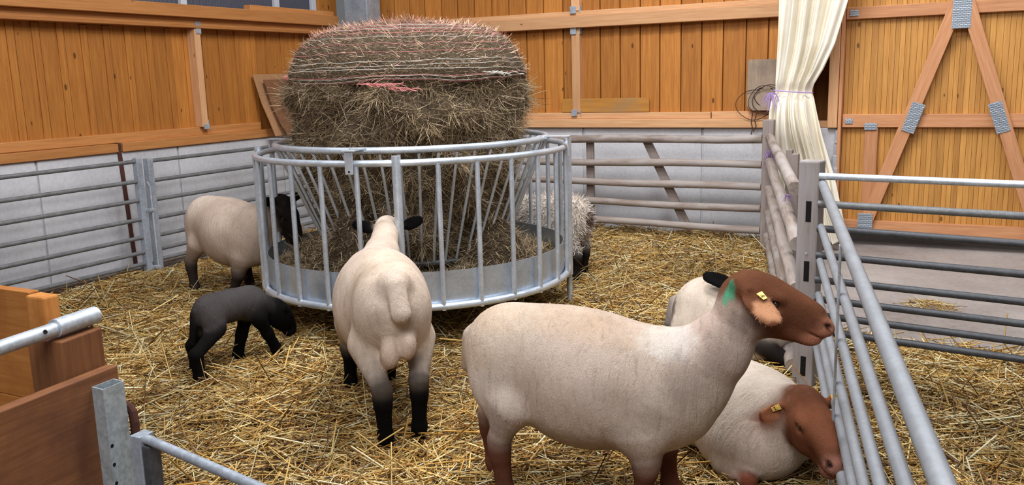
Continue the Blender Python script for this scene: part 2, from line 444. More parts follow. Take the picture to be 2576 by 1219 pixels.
# back wall timbers
mb = MB(); mb.box((-6.1, 8.0, 1.002), (-1.2, 8.2, 1.083), 0); trim(mb, M['beam'])
mb = MB(); mb.box((-6.1, 8.05, 1.083), (-2.06, 8.2, 1.143), 0); mb.box((-2.05, 8.05, 1.083), (-1.2, 8.2, 1.146), 0); trim(mb, M['beam'])
mb = MB(); mb.box((-5.66, 8.0, 1.956), (-1.2, 8.2, 2.066), 0); trim(mb, M['beam'])
mb = MB(); mb.box((-5.66, 8.05, 2.067), (-1.2, 8.2, 2.114), 0); trim(mb, M['beam'])
mb = MB(); mb.box((-3.43, 8.04, 1.143), (-3.345, 8.15, 1.956), 2); st = trim(mb, M['beam'])
for z in (1.13, 1.915):
    b = MB(); b.box((-3.435, 8.025, z-0.02), (-3.375, 8.04, z+0.045)); b.box((-3.345, 8.04, z-0.02), (-3.338, 8.1, z+0.045)); bracket(st, b)
mb = MB(); mb.box((-3.43, 8.04, 2.114), (-3.345, 8.15, 2.75), 2); st = trim(mb, M['beam'])
b = MB(); b.box((-3.435, 8.025, 2.09), (-3.375, 8.04, 2.16)); b.box((-3.345, 8.04, 2.1), (-3.338, 8.1, 2.16)); bracket(st, b)
mb = MB(); mb.box((-1.36, 8.0, 1.88), (-1.3, 8.08, 1.96)); o = mb.build('bracket', M['galv_gate'], structure(wb))
# closed box added behind the curtain so the gap stays dark, and the stud
mb = MB(); mb.box((-1.3, 8.55, 1.0), (-1.02, 8.6, 2.75), 2); mb.box((-1.32, 8.12, 1.0), (-1.29, 8.6, 2.75), 2); mb.box((-1.03, 8.12, 1.0), (-1.0, 8.6, 2.75), 2)
mb.box((-1.32, 8.12, 0.99), (-1.0, 8.6, 1.02), 0); mb.box((-1.32, 8.12, 2.74), (-1.0, 8.6, 2.77), 0); trim(mb, M['clad'])
mb = MB(); mb.box((-1.2, 8.05, 1.002), (-1.04, 8.12, 1.06), 0); trim(mb, M['beam'])
mb = MB(); mb.box((-1.035, 8.0, 1.002), (-0.955, 8.14, 2.75), 2); trim(mb, M['beam'])
mb = MB(); mb.box((-0.952, 8.02, -0.02), (-0.925, 8.2, 2.75), 2); trim(mb, M['brace'])

# sliding barn door
d = structure(empty('door_1', (0.4, 8.15, 0.0), kind='structure'))
mb = MB(); x = -0.924
while x < 2.4:
    ww = random.choice((0.036, 0.040, 0.044, 0.052)); mb.box((x+0.0014, 8.12, 0.06), (x+ww, 8.15, 2.7), 2, random.random()); x += ww
mb.box((-0.92, 8.145, 0.06), (2.4, 8.17, 2.7), 2)
mb.build('board_panel', M['door'], d, bevel=0.002)
for z0, z1 in ((1.906, 2.004), (1.004, 1.113), (0.07, 0.20)):
    mb = MB(); mb.box((-0.92, 8.065, z0), (2.4, 8.12, z1), 0); mb.build('rail', M['brace'], d, bevel=0.004)
mb = MB(); mb.box((-0.736, 8.07, 0.2), (-0.632, 8.12, 1.004), 2); mb.build('middle_board', M['brace'], d, bevel=0.004)
for a, b in (((-0.085, 8.05, 2.0), (-0.70, 8.05, 0.16)), ((-0.02, 8.045, 2.0), (0.59, 8.045, 0.16))):
    mb = MB(); mb.beam(a, b, 0.10, 0.05, up=(0, 1, 0)); 
    mb = MB(); A, B = V(*a), V(*b); dd = unit(B-A); sx = unit(np.cross((0, 1, 0), dd)); mb.obox((A+B)/2, [sx, np.cross(dd, sx), dd], (0.052, 0.025, np.linalg.norm(B-A)/2))
    mb.build('brace', M['brace'], d, bevel=0.004)
def nplate(x, z, w, h, ang=0.0, y=8.018, ):
    mb = MB(); c, s_ = math.cos(ang), math.sin(ang)
    ax = [V(c, 0, s_), V(0, 1, 0), V(-s_, 0, c)]
    mb.obox((x, y, z), ax, (w/2, 0.0015, h/2))
    n = int(h/0.016)
    for k in range(n):
        mb.obox(V(x, y-0.003, z)+ax[2]*(-h/2+(k+0.5)*h/n), ax, (w/2*0.94, 0.003, h/n*0.28))
    mb.build('nail_plate', M['plate'], d)
la = math.atan2(0.61, 1.84)
nplate(-0.052, 1.94, 0.135, 0.30)
nplate(-0.362, 1.085, 0.10, 0.25, -la+2*la*0)
nplate(0.262, 1.085, 0.10, 0.25, la)
nplate(-0.69, 1.01, 0.10, 0.06, y=8.06); nplate(-0.865, 1.055, 0.06, 0.045, y=8.06); nplate(-0.86, 1.955, 0.07, 0.05, y=8.06)
nplate(-0.695, 0.20, 0.12, 0.14); nplate(0.60, 0.20, 0.12, 0.14)

# ------------------------------------------------------------------ straw
def hgt(x, y):
    return np.maximum(-0.014, 0.012*np.sin(x*2.1+0.7)*np.cos(y*1.7-0.4)+0.008*np.sin(x*5.3+y*3.1)+0.006*np.cos(x*9.7-y*7.9)+0.004*np.sin(x*17+y*15)
            + 0.03*np.clip((y-6.6)/1.2, 0, 1)*(x < -1.3)-0.010)
def in_bed(x, y):
    line = -1.42+(7.9-y)/3.6*0.82
    edge = 5.08+0.07*np.sin(x*7)+0.05*np.sin(x*17+1)
    return (x > -5.86+0.04*np.sin(y*5)) & (y < 7.86) & (((y < edge)) | (x < line+0.02))
def project(p):
    d = p-CAM; z = d@FW
    return (d@RT)/z*FPX+1288, -(d@UP)/z*FPX+609.5, z

nx, ny = 200, 200
gx, gy = np.meshgrid(np.linspace(-6.05, 2.2, nx), np.linspace(0.3, 7.99, ny), indexing='ij')
gz = hgt(gx, gy)
ok = in_bed(gx, gy)
pts = np.stack([gx, gy, np.where(ok, gz, -0.03)], -1).reshape(-1, 3)
idx = np.arange(nx*ny).reshape(nx, ny)
q = np.stack([idx[:-1, :-1], idx[1:, :-1], idx[1:, 1:], idx[:-1, 1:]], -1).reshape(-1, 4)
o = mesh_obj('bedding_ground', pts, q, M['bed'], smooth=True); o['kind'] = 'structure'

def prisms(base, d, L, w, up=None):
    """thin three-sided stalks, bent once: base (N,3), direction d (N,3)"""
    n = len(base); r = rng.normal(size=(n, 3)); sx = np.cross(d, r); sx /= np.linalg.norm(sx, axis=1)[:, None]; sy = np.cross(d, sx)
    bend = rng.normal(scale=0.05, size=(n, 1))*L[:, None]
    secs = []
    for t, off in ((-0.5, 0), (0.5, 0)):
        c = base+d*(L*t)[:, None]+sx*bend*off
        for a in (0.3, 2.39, 4.49): secs.append(c+(sx*math.cos(a)*1.0+sy*math.sin(a)*0.7)*(w/2)[:, None])
    v = np.stack(secs, 1).reshape(-1, 3)
    b = np.arange(n)[:, None]*6
    f = np.concatenate([b+np.array([[0, 1, 4, 3]]), b+np.array([[1, 2, 5, 4]]), b+np.array([[2, 0, 3, 5]])])
    return v, f
def strips(base, d, nrm, L, w, curl, secs=4, taper=0.4):
    """thin curved blades lying out from base"""
    n = len(base); sx = np.cross(d, nrm); sx /= np.linalg.norm(sx, axis=1)[:, None]+1e-9
    out = []
    for k in range(secs):
        t = k/(secs-1); c = base+d*(L*t)[:, None]+nrm*(curl*L*t*t)[:, None]
        ww = (w/2*(1-(1-taper)*t))[:, None]
        out += [c-sx*ww, c+sx*ww]
    v = np.stack(out, 1).reshape(-1, 3); b = np.arange(n)[:, None]*(2*secs)
    f = np.concatenate([b+np.array([[2*k, 2*k+1, 2*k+3, 2*k+2]]) for k in range(secs-1)])
    return v, f
STRAW_PAL = np.array([lin(236, 210, 150)[:3], lin(222, 184, 110)[:3], lin(194, 148, 72)[:3], lin(246, 232, 190)[:3], lin(156, 110, 52)[:3], lin(108, 74, 36)[:3], lin(208, 170, 94)[:3]])
def palette(n, pal, p, jit=0.12):
    c = pal[rng.choice(len(pal), n, p=p)]*(1+rng.normal(scale=jit, size=(n, 1)))
    return np.clip(c, 0.003, 0.95)
def tints(c, per): return np.concatenate([np.repeat(c, per, 0), np.ones((len(c)*per, 1))], 1)

def scatter_straw(n_try):
    x = rng.uniform(-6.0, 1.9, n_try); y = rng.uniform(0.9, 7.97, n_try)
    # clumping
    dens = 0.6+0.4*np.sin(x*3.1+np.sin(y*2.3)*2)*np.sin(y*3.7+np.sin(x*2.9)*2)
    keep = in_bed(x, y+rng.normal(scale=0.06, size=n_try))
    px_, py_, z_ = project(np.stack([x, y, np.zeros(n_try)], 1))
    keep &= (px_ > -350) & (px_ < 2930) & (py_ < 1420) & (z_ > 1.2)
    keep &= rng.random(n_try) < np.clip(0.5+0.8*(3.4/np.clip(z_, 1.5, 9)), 0, 1)*np.clip(dens, 0.5, 1)
    return x[keep], y[keep], z_[keep]
x, y, z = scatter_straw(340000)
n = len(x)
fl = rng.random(n)
L = np.clip(rng.lognormal(math.log(0.125), 0.5, n), 0.03, 0.34)
wd_ = rng.uniform(0.003, 0.0078, n)*np.clip(0.75+0.25*L/0.12, .75, 1.25)
az = rng.uniform(0, 2*math.pi, n)+0.6*np.sin(x*1.7+y*2.3)
el = rng.normal(scale=0.13, size=n); el = np.where(fl > 0.975, rng.uniform(0.2, 1.0, n), el)
d = np.stack([np.cos(az)*np.cos(el), np.sin(az)*np.cos(el), np.sin(el)], 1)
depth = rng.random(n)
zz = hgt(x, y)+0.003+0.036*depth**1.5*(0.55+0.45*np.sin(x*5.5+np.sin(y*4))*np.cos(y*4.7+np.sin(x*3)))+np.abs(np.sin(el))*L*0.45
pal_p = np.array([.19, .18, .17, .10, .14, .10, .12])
tc = palette(n, STRAW_PAL, pal_p)*(0.42+0.62*depth[:, None])  # stalks low in the pile tinted darker, shade put into their colour
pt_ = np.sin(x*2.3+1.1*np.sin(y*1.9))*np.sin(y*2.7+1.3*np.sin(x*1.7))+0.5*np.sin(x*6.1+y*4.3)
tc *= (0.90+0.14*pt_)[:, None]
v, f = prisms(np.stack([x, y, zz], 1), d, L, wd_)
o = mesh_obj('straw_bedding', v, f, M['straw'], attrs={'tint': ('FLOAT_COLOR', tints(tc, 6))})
tag(o, 'loose golden straw bedding strewn over the barn floor around the sheep', 'straw', kind='stuff')
print('straw', n)

# small heap of straw out on the concrete, and single stalks
def heap(name, c, r, n, label, hh=0.05):
    a = rng.uniform(0, 6.28, n); rr = r*np.sqrt(rng.random(n)); b = np.stack([c[0]+rr*np.cos(a)*1.3, c[1]+rr*np.sin(a), np.full(n, -0.015)+hh*rng.random(n)*(1-rr/r*0.8)], 1)
    az = rng.uniform(0, 6.28, n); el = rng.normal(scale=.25, size=n)
    d = np.stack([np.cos(az)*np.cos(el), np.sin(az)*np.cos(el), np.sin(el)], 1)
    v, f = prisms(b, d, rng.uniform(.04, .16, n), rng.uniform(.003, .005, n))
    o = mesh_obj(name, v, f, M['straw'], loc=c, attrs={'tint': ('FLOAT_COLOR', tints(palette(n, STRAW_PAL, pal_p)*0.75, 6))})
    return tag(o, label, 'straw', kind='stuff')
heap('straw_clump', (-0.12, 6.05, -0.02), 0.13, 160, 'small clump of straw lying alone on the bare concrete before the barn door')
# ------------------------------------------------------------------ round bale feeder
FC = V(-3.164, 4.786, 0.0); FR = 0.99
def ring(r, z, n=72, c=FC): return [c+V(r*math.cos(2*math.pi*k/n), r*math.sin(2*math.pi*k/n), z) for k in range(n)]
def fpos(deg, r, z): a = math.radians(deg); return FC+V(r*math.cos(a), r*math.sin(a), z)
fd = empty('ring_feeder', tuple(FC), 'round galvanised ring feeder with slanted inner bars holding the big hay bale', 'feeder')
mb = MB(); mb.tube(ring(FR, 1.065), 0.019, 12, closed=True); mb.build('top_rail', M['galv_new'], fd, smooth=True)
mb = MB(); mb.tube(ring(FR, 0.255), 0.021, 12, closed=True); mb.build('bottom_rail', M['galv_new'], fd, smooth=True)
mb = MB(); mb.tube(ring(0.865, 1.125), 0.019, 12, closed=True); mb.build('inner_top_rail', M['galv_new'], fd, smooth=True)
mb = MB(); mb.tube(ring(0.57, 0.42), 0.016, 10, closed=True); mb.build('inner_bottom_rail', M['galv_dark'], fd, smooth=True)
mb = MB()      # trough band
n = 96
for rr in (FR-0.026, FR-0.030):
    for z in (0.262, 0.452):
        mb_pts = [fpos(360*k/n, rr, z) for k in range(n)]
        mb.v += [tuple(p) for p in mb_pts]; mb.wc += [tuple(p) for p in mb_pts]; mb.rnd += [0.5]*n
for k in range(n):
    k2 = (k+1) % n
    mb.f += [(k, k2, n+k2, n+k), (2*n+k2, 2*n+k, 3*n+k, 3*n+k2), (n+k, n+k2, 3*n+k2, 3*n+k), (k2, k, 2*n+k, 2*n+k2)]
mb.build('trough_band', M['sheet'], fd, smooth=True)
mb = MB(); mb.v = [tuple(fpos(360*k/n, FR-0.03, z)) for z in (0.262, 0.266) for k in range(n)]; mb.wc = list(mb.v); mb.rnd = [0.5]*(2*n)
mb.f = [tuple(range(n-1, -1, -1)), tuple(range(n, 2*n))]; mb.build('trough_floor', M['sheet'], fd)
posts = (28, 118, 208, 298)
for a in posts:
    mb = MB(); mb.tube([fpos(a, FR+0.012, 0.20), fpos(a, FR+0.012, 1.105)], 0.025, 14); p = mb.build('post', M['galv_new'], fd, smooth=True)
    mb = MB(); mb.tube([fpos(a, FR+0.012, 0.0), fpos(a, FR+0.012, 0.5)], 0.019, 12); mb.build('leg', M['galv'], p, smooth=True)
for a0 in posts:
    for k in range(1, 7):
        a = a0+90/7*k
        mb = MB(); mb.tube([fpos(a, FR+0.004, 0.235), fpos(a, FR+0.004, 1.05)], 0.0145, 10); mb.build('bar', M['galv_new'], fd, smooth=True)
for k in range(50):
    a = 360/50*k+3
    mb = MB(); mb.tube([fpos(a, 0.57, 0.425), fpos(a, 0.862, 1.105)], 0.0085, 8); mb.build('slanted_bar', M['galv_new'], fd, smooth=True)
for a in (283.5, 13, 103, 193):
    r_ = unit(fpos(a, 1, 0)-FC); t_ = V(-r_[1], r_[0], 0); mb = MB()
    mb.obox(FC+r_*0.93+V(0, 0, 1.137), [t_, V(0, 0, 1), r_], (0.038, 0.004, 0.105))
    mb.obox(FC+r_*1.022+V(0, 0, 1.075), [t_, r_, V(0, 0, 1)], (0.024, 0.003, 0.066))
    mb.obox(FC+r_*0.875+V(0, 0, 1.132), [t_, V(0, 0, 1), r_], (0.052, 0.012, 0.022))
    c = mb.build('clamp', M['galv_new'], fd, bevel=0.004)
    if a == 283.5:
        mb = MB(); p = FC+r_*1.026+V(0, 0, 1.025); mb.tube([p-r_*0.003, p+r_*0.0005], 0.006, 10); mb.build('bolt_hole', M['hole_shade_print'], c)

# ------------------------------------------------------------------ hay bale
BC = V(-3.175, 4.79, 0.44)
prof = np.array([(0.0, 1.85), (0.28, 1.845), (0.44, 1.826), (0.555, 1.79), (0.64, 1.735), (0.695, 1.68), (0.735, 1.61), (0.752, 1.565), (0.757, 1.52), (0.747, 1.497), (0.728, 1.487), (0.744, 1.465), (0.742, 1.39), (0.715, 1.26), (0.695, 1.18), (0.68, 1.08), (0.665, 0.98), (0.65, 0.88), (0.62, 0.76), (0.585, 0.64), (0.56, 0.52), (0.54, 0.45), (0.0, 0.44)])
seg = np.r_[0, np.cumsum(np.hypot(*np.diff(prof, axis=0).T))]
ts = np.linspace(0, seg[-1], 110)
pr = np.interp(ts, seg, prof[:, 0]); pz = np.interp(ts, seg, prof[:, 1])
NA = 180
def wob(a, z):
    w = np.zeros_like(a)
    r2 = np.random.default_rng(3)
    for k in range(26):
        fa = r2.integers(2, 22); fz = r2.uniform(2, 26); ph = r2.uniform(0, 6.28, 2)
        w += np.sin(a*fa+ph[0])*np.sin(z*fz+ph[1])/(1+0.06*fa)
    return w/3.0
def bale_surf(a, t):
    r = np.interp(t, ts, pr); z = np.interp(t, ts, pz)
    amp = np.where(z > 1.487, 0.007, np.where(z > 0.7, 0.055, 0.05))*np.clip(r/0.3, 0, 1)
    lip = 0.010*np.sin(a*5+1)*np.exp(-((z-1.50)/0.05)**2)
    w = wob(a, z)
    rr = r+amp*w
    return np.stack([BC[0]+rr*np.cos(a), BC[1]+rr*np.sin(a), z+lip+np.where(z > 1.487, 0.004, 0)*w], -1)
A_, T_ = np.meshgrid(np.linspace(0, 2*math.pi, NA, endpoint=False), ts, indexing='ij')
pts = bale_surf(A_, T_).reshape(-1, 3); idx = np.arange(NA*len(ts)).reshape(NA, -1); nxt = np.roll(idx, -1, 0)
q = np.stack([idx[:, :-1], idx[:, 1:], nxt[:, 1:], nxt[:, :-1]], -1).reshape(-1, 4)
bale = empty('hay_bale', tuple(BC), 'big round hay bale standing in the ring feeder, net wrap left on its top', 'hay bale')
mesh_obj('hay_core', pts, q, M['haymass'], bale, smooth=True)
HAY_PAL = np.array([lin(168, 148, 116)[:3], lin(136, 116, 86)[:3], lin(104, 86, 62)[:3], lin(208, 190, 158)[:3], lin(58, 44, 31)[:3], lin(140, 130, 92)[:3]])*np.array([1.0, .96, .98])
def bale_fibres(n, t0, t1, wrap, lens, out, seed_up):
    a = rng.uniform(0, 2*math.pi, n); t = rng.uniform(t0, t1, n)
    p = bale_surf(a, t); e = 1e-3
    da = bale_surf(a+e, t)-bale_surf(a-e, t); dt = bale_surf(a, t+e)-bale_surf(a, t-e)
    da /= np.linalg.norm(da, axis=1)[:, None]; dt /= np.linalg.norm(dt, axis=1)[:, None]
    nr = np.cross(dt, da); nr /= np.linalg.norm(nr, axis=1)[:, None]
    nr *= np.sign(np.einsum('ij,ij->i', nr, p-(BC+V(0, 0, 0.75))))[:, None]
    th = rng.normal(scale=wrap, size=n)+np.where(rng.random(n) < 0.5, 0, math.pi) if wrap < 1 else rng.uniform(0, 6.28, n)
    d = da*np.cos(th)[:, None]+dt*np.sin(th)[:, None]+nr*np.abs(rng.normal(scale=out, size=n))[:, None]
    if seed_up: d[:, 2] -= rng.uniform(0, seed_up, n)
    d /= np.linalg.norm(d, axis=1)[:, None]
    L = rng.uniform(*lens, n)
    v, f = strips(p-nr*0.006, d, nr, L, rng.uniform(0.0013, 0.0030, n), rng.uniform(-0.8, 0.5, n))
    return v, f, p
t_lip = np.interp(-1.487, -pz[5:], ts[5:])
v1, f1, p1 = bale_fibres(36000, 0.02, t_lip, 0.5, (0.02, 0.09), 0.12, 0)
c1 = palette(len(p1), HAY_PAL, [.28, .2, .10, .32, .06, .04])*np.array([1.06, .97, 1.02])
hi = p1[:, 2] > 1.64
pk = (rng.random(len(p1)) < np.where(p1[:, 2] > 1.73, 0.24, np.where(hi, 0.08, 0.02)))
c1[pk] = np.array(lin(228, 158, 152)[:3])*rng.uniform(0.7, 1.1, (pk.sum(), 1))
o = mesh_obj('wrapped_hay_stalks', v1, f1, M['hay'], bale, attrs={'tint': ('FLOAT_COLOR', tints(c1, 8))}); o['kind'] = 'stuff'
v2, f2, p2 = bale_fibres(62000, t_lip, ts[-1]-0.5, 2, (0.03, 0.13), 0.30, 0.7)
pit = wob(np.arctan2(p2[:, 1]-BC[1], p2[:, 0]-BC[0]), p2[:, 2])
c2 = palette(len(p2), HAY_PAL, [.24, .24, .17, .14, .12, .09])*np.ones((len(p2), 1))
o = mesh_obj('loose_hay_stalks', v2, f2, M['hay'], bale, attrs={'tint': ('FLOAT_COLOR', tints(c2, 8))}); o['kind'] = 'stuff'
nt, per = 110, 70
ta = rng.uniform(0, 2*math.pi, nt); tz = np.concatenate([rng.uniform(1.40, 1.475, 45), rng.uniform(0.95, 1.36, 65)])
tt = np.interp(-tz, -pz[5:], ts[5:])
a_ = np.repeat(ta, per)+rng.normal(scale=.03, size=nt*per); t_ = np.clip(np.repeat(tt, per)+rng.normal(scale=.02, size=nt*per), t_lip, ts[-1]-.1)
b_ = bale_surf(a_, t_); o_ = np.stack([np.cos(a_), np.sin(a_), np.zeros(nt*per)], 1)
dirs = o_*rng.uniform(.0, .35, (nt*per, 1))+rng.normal(scale=.5, size=(nt*per, 3))+np.repeat(rng.normal(scale=.35, size=(nt, 3)), per, 0)-np.array([0, 0, .55]); dirs /= np.linalg.norm(dirs, axis=1)[:, None]
v, f = strips(b_-o_*.01, dirs, o_, rng.uniform(.04, .13, nt*per), rng.uniform(.0013, .0026, nt*per), rng.uniform(-.8, .7, nt*per))
o = mesh_obj('hanging_hay_tufts', v, f, M['hay'], bale, attrs={'tint': ('FLOAT_COLOR', tints(palette(nt*per, HAY_PAL, [.26, .24, .15, .17, .08, .10])*np.repeat(rng.uniform(.75, 1.15, (nt, 1)), per, 0), 8))}); o['kind'] = 'stuff'
# net strands round the top
def strand(z, mat, r, a0=0.0, a1=360.0, slope=0.0, n=160, jag=0.0015):
    P = []
    for k in range(n+1):
        a = math.radians(a0+(a1-a0)*k/n)
        zz = z+slope*math.sin(a+0.5)+jag*math.sin(a*13+z*50)
        t = np.interp(-zz, -pz[4:], ts[4:])
        p = bale_surf(np.array([a]), np.array([t]))[0]; o_ = unit(V(p[0]-BC[0], p[1]-BC[1], 0.25)); P.append(p+o_*0.0005)
    mb = MB(); mb.tube(P, r, 5, caps=True); return mb.build('net_strand', mat, bale, smooth=True)
for z, m, r, sl in ((1.612, 'white_net', .0017, .006), (1.588, 'white_net', .0014, .008), (1.562, 'white_net', .0015, -.006), (1.525, 'white_net', .0014, .005), (1.508, 'white_net', .0017, .004), (1.53, 'pink', .0012, .004),
                    (1.665, 'pink', .0014, .006), (1.71, 'pink', .0012, .004), (1.75, 'white_net', .0013, .004), (1.775, 'pink', .0016, .004), (1.79, 'pink', .0016, -.003),
                    (1.80, 'white_net', .0016, .003), (1.81, 'pink', .0016, .002), (1.82, 'white_net', .0015, .002), (1.825, 'pink', .0015, .001), (1.502, 'pink', .0015, .004)):
    strand(z, M[m], r, slope=sl)
def frayed(a0, z0, n, spread, mat, seed):
    r2 = random.Random(seed); mb = MB()
    for k in range(n):
        a = math.radians(a0+r2.uniform(-spread, spread)); P = []
        for j in range(7):
            P.append(BC+V((0.765+0.004*j)*math.cos(a), (0.765+0.004*j)*math.sin(a), z0-BC[2]+r2.uniform(-.004, .004)-0.005*j*r2.random())); a += math.radians(r2.uniform(0.8, 2.6))
        mb.tube(P, 0.0016, 4)
    return mb.build('torn_net', mat, bale)
frayed(286, 1.488, 16, 6, M['pink'], 1); frayed(293, 1.465, 9, 4, M['pink'], 2); frayed(226, 1.545, 12, 3, M['pink'], 3); frayed(350, 1.54, 7, 14, M['white_net'], 4)

# loose hay in the trough
def trough_z(r, a): return 0.335+np.exp(-((r-0.64)/0.15)**2)*(0.22*np.exp(-((np.mod(a-4.62, 6.2832)-0.0)/0.35)**2)+0.22*np.exp(-((np.mod(a-4.62+3.14, 6.2832)-3.14)/0.35)**2)+0.24*np.exp(-((np.mod(a-6.1+3.14, 6.2832)-3.14)/0.30)**2)+0.16*np.exp(-((np.mod(a-3.75+3.14, 6.2832)-3.14)/0.3)**2))+0.10*np.exp(-((r-0.62)/0.16)**2)*(0.6+0.6*np.sin(a*3+1))+0.02*np.sin(a*11+r*20)+0.015*np.sin(a*23-r*31)
ng, nr_ = 140, 22
A2, R2 = np.meshgrid(np.linspace(0, 2*math.pi, ng, endpoint=False), np.linspace(0.12, 0.945, nr_), indexing='ij')
P2 = np.stack([FC[0]+R2*np.cos(A2), FC[1]+R2*np.sin(A2), trough_z(R2, A2)], -1).reshape(-1, 3)
idx = np.arange(ng*nr_).reshape(ng, nr_); nxt = np.roll(idx, -1, 0)
q = np.stack([idx[:, :-1], idx[:, 1:], nxt[:, 1:], nxt[:, :-1]], -1).reshape(-1, 4)
lh = empty('trough_hay', tuple(FC+V(0, 0, 0.3)), 'dull loose hay lying in the trough round the foot of the bale', 'hay', kind='stuff')
mesh_obj('hay_layer', P2, q, M['haymass'], lh, smooth=True)['kind'] = 'stuff'
n = 42000; a = rng.uniform(0, 6.2832, n); r = np.sqrt(rng.uniform(0.4**2, 0.93**2, n)); az = rng.uniform(0, 6.28, n); el = np.abs(rng.normal(scale=.35, size=n))
b = np.stack([FC[0]+r*np.cos(a), FC[1]+r*np.sin(a), trough_z(r, a)-0.004], 1); d = np.stack([np.cos(az)*np.cos(el), np.sin(az)*np.cos(el), np.sin(el)], 1)
# keep stalks inside the band
out = np.hypot(b[:, 0]+d[:, 0]*0.1-FC[0], b[:, 1]+d[:, 1]*0.1-FC[1]) > 0.94; d[out, :2] *= -1
v, f = strips(b, d, np.tile(V(0, 0, 1), (n, 1)), rng.uniform(.04, .12, n), rng.uniform(.002, .0045, n), rng.uniform(-.6, .1, n))
mesh_obj('hay_stalks', v, f, M['hay'], lh, attrs={'tint': ('FLOAT_COLOR', tints(palette(n, HAY_PAL, [.24, .22, .15, .16, .12, .11]), 8))})['kind'] = 'stuff'

# ------------------------------------------------------------------ tube gates by the left wall
def tube_gate(name, loc, label, cat, group=None): return empty(name, loc, label, cat, group)
g = tube_gate('tube_gate', (-5.85, 4.86, 0), 'grey seven-bar tube gate by the left wall, on the window side of the latch', 'gate')
g['label'] = 'grey tube gate along the concrete wall, the one crossing the dark vertical strip'
for z in (0.925, 0.765, 0.612, 0.459, 0.312, 0.190, 0.097):
    mb = MB(); mb.tube([(-5.85, 0.6, z-0.01), (-5.85, 4.85, z)], 0.0165, 10); mb.build('rail', M['galv_mid'], g, smooth=True)
mb = MB(); mb.box((-5.875, 4.84, 0.0), (-5.825, 4.895, 0.952)); mb.build('end_post', M['galv_gate'], g, bevel=0.004)
mb = MB(); mb.tube([(-5.80, 4.90, 0.76), (-5.79, 4.915, 0.72), (-5.79, 4.92, 0.05)], 0.008, 8); lt = mb.build('latch_rod', M['galv'], g, smooth=True)
for z in (0.53, 0.06): mb = MB(); mb.box((-5.83, 4.885, z-0.012), (-5.775, 4.935, z+0.012)); mb.build('latch_bracket', M['galv'], lt, bevel=0.003)
g = tube_gate('tube_gate', (-5.85, 4.97, 0), 'second grey tube gate along the concrete wall, between the latch post and the feeder', 'gate')
for z in (0.917, 0.757, 0.60, 0.45, 0.305, 0.19, 0.105):
    mb = MB(); mb.tube([(-5.85, 4.97, z), (-5.85, 7.7, z)], 0.0165, 10); mb.build('rail', M['galv_mid'], g, smooth=True)
mb = MB(); mb.box((-5.878, 4.945, 0.02), (-5.822, 5.0, 0.94)); mb.build('end_post', M['galv_gate'], g, bevel=0.004)
mb = MB(); mb.box((-5.878, 7.7, 0.0), (-5.822, 7.755, 0.94)); mb.build('end_post', M['galv_gate'], g, bevel=0.004)
mb = MB(); A = V(-6.142, 4.945, 1.06); B = V(-6.142, 4.99, 0.0); mb.obox((A+B)/2, [V(1, 0, 0), V(0, 1, 0), unit(B-A)], (0.004, 0.018, np.linalg.norm(B-A)/2))
tag(mb.build('metal_strip', M['strap'], loc=(-6.142, 4.97, 0.0)), 'narrow dark rusty strip hanging down the concrete wall behind the tube gate', 'metal strip')
mb = MB(); mb.tube([(-5.93, 2.2, 0.04), (-5.93, 5.6, 0.045)], 0.032, 10, wob=.03); mb.build('pole', M['log'], loc=(-5.93, 4.0, 0.03), smooth=True)
o = COL.objects['pole']; o.name = 'wooden_pole'; tag(o, 'grey wooden pole lying along the foot of the tube gate by the concrete wall', 'pole')

# ------------------------------------------------------------------ log fences
def log_tube(a, b, r, n=12):
    a, b = np.asarray(a, float), np.asarray(b, float); P = []
    for k in range(9):
        t = k/8; P.append(a+(b-a)*t+V(0, 0.004*math.sin(k*2.1), 0.006*math.sin(k*1.3+a[2]*9)))
    return P, [r*(1+0.05*math.sin(k*1.7+a[2]*7)) for k in range(9)]
lf = empty('log_fence', (-2.9, 7.6, 0), 'weathered five-log fence panel standing before the pale concrete of the back wall', 'fence')
for z0, z1, r in ((0.915, 0.935, .036), (0.708, 0.720, .033), (0.526, 0.522, .033), (0.345, 0.332, .032), (0.175, 0.150, .032)):
    P, R = log_tube((-4.6, 7.6, z0+0.01*(z0-z1)/abs(z0-z1)), (-1.50, 7.6, z1), r); mb = MB(); mb.tube(P, R, 12, wob=.02); mb.build('rail', M['log'], lf, smooth=True)
for x0, x1, za, zb, w in ((-3.09, -3.09, 0.955, 0.20, .075), (-4.05, -4.05, 0.95, 0.15, .075)):
    mb = MB(); mb.box((x0-w/2, 7.645, zb), (x0+w/2, 7.675, za), 2); mb.build('upright', M['grey_wood'], lf, bevel=0.004)
mb = MB(); A, B = V(-2.55, 7.66, 0.93), V(-2.155, 7.66, 0.13); dd = unit(B-A); sx = V(dd[2], 0, -dd[0]); mb.obox((A+B)/2, [sx, V(0, 1, 0), dd], (0.038, 0.014, np.linalg.norm(B-A)/2)); mb.build('brace', M['grey_wood'], lf, bevel=0.004)
mb = MB(); mb.box((-1.475, 7.47, -0.01), (-1.385, 7.56, 1.10), 2); mb.build('end_post', M['grey_wood'], lf, bevel=0.006)

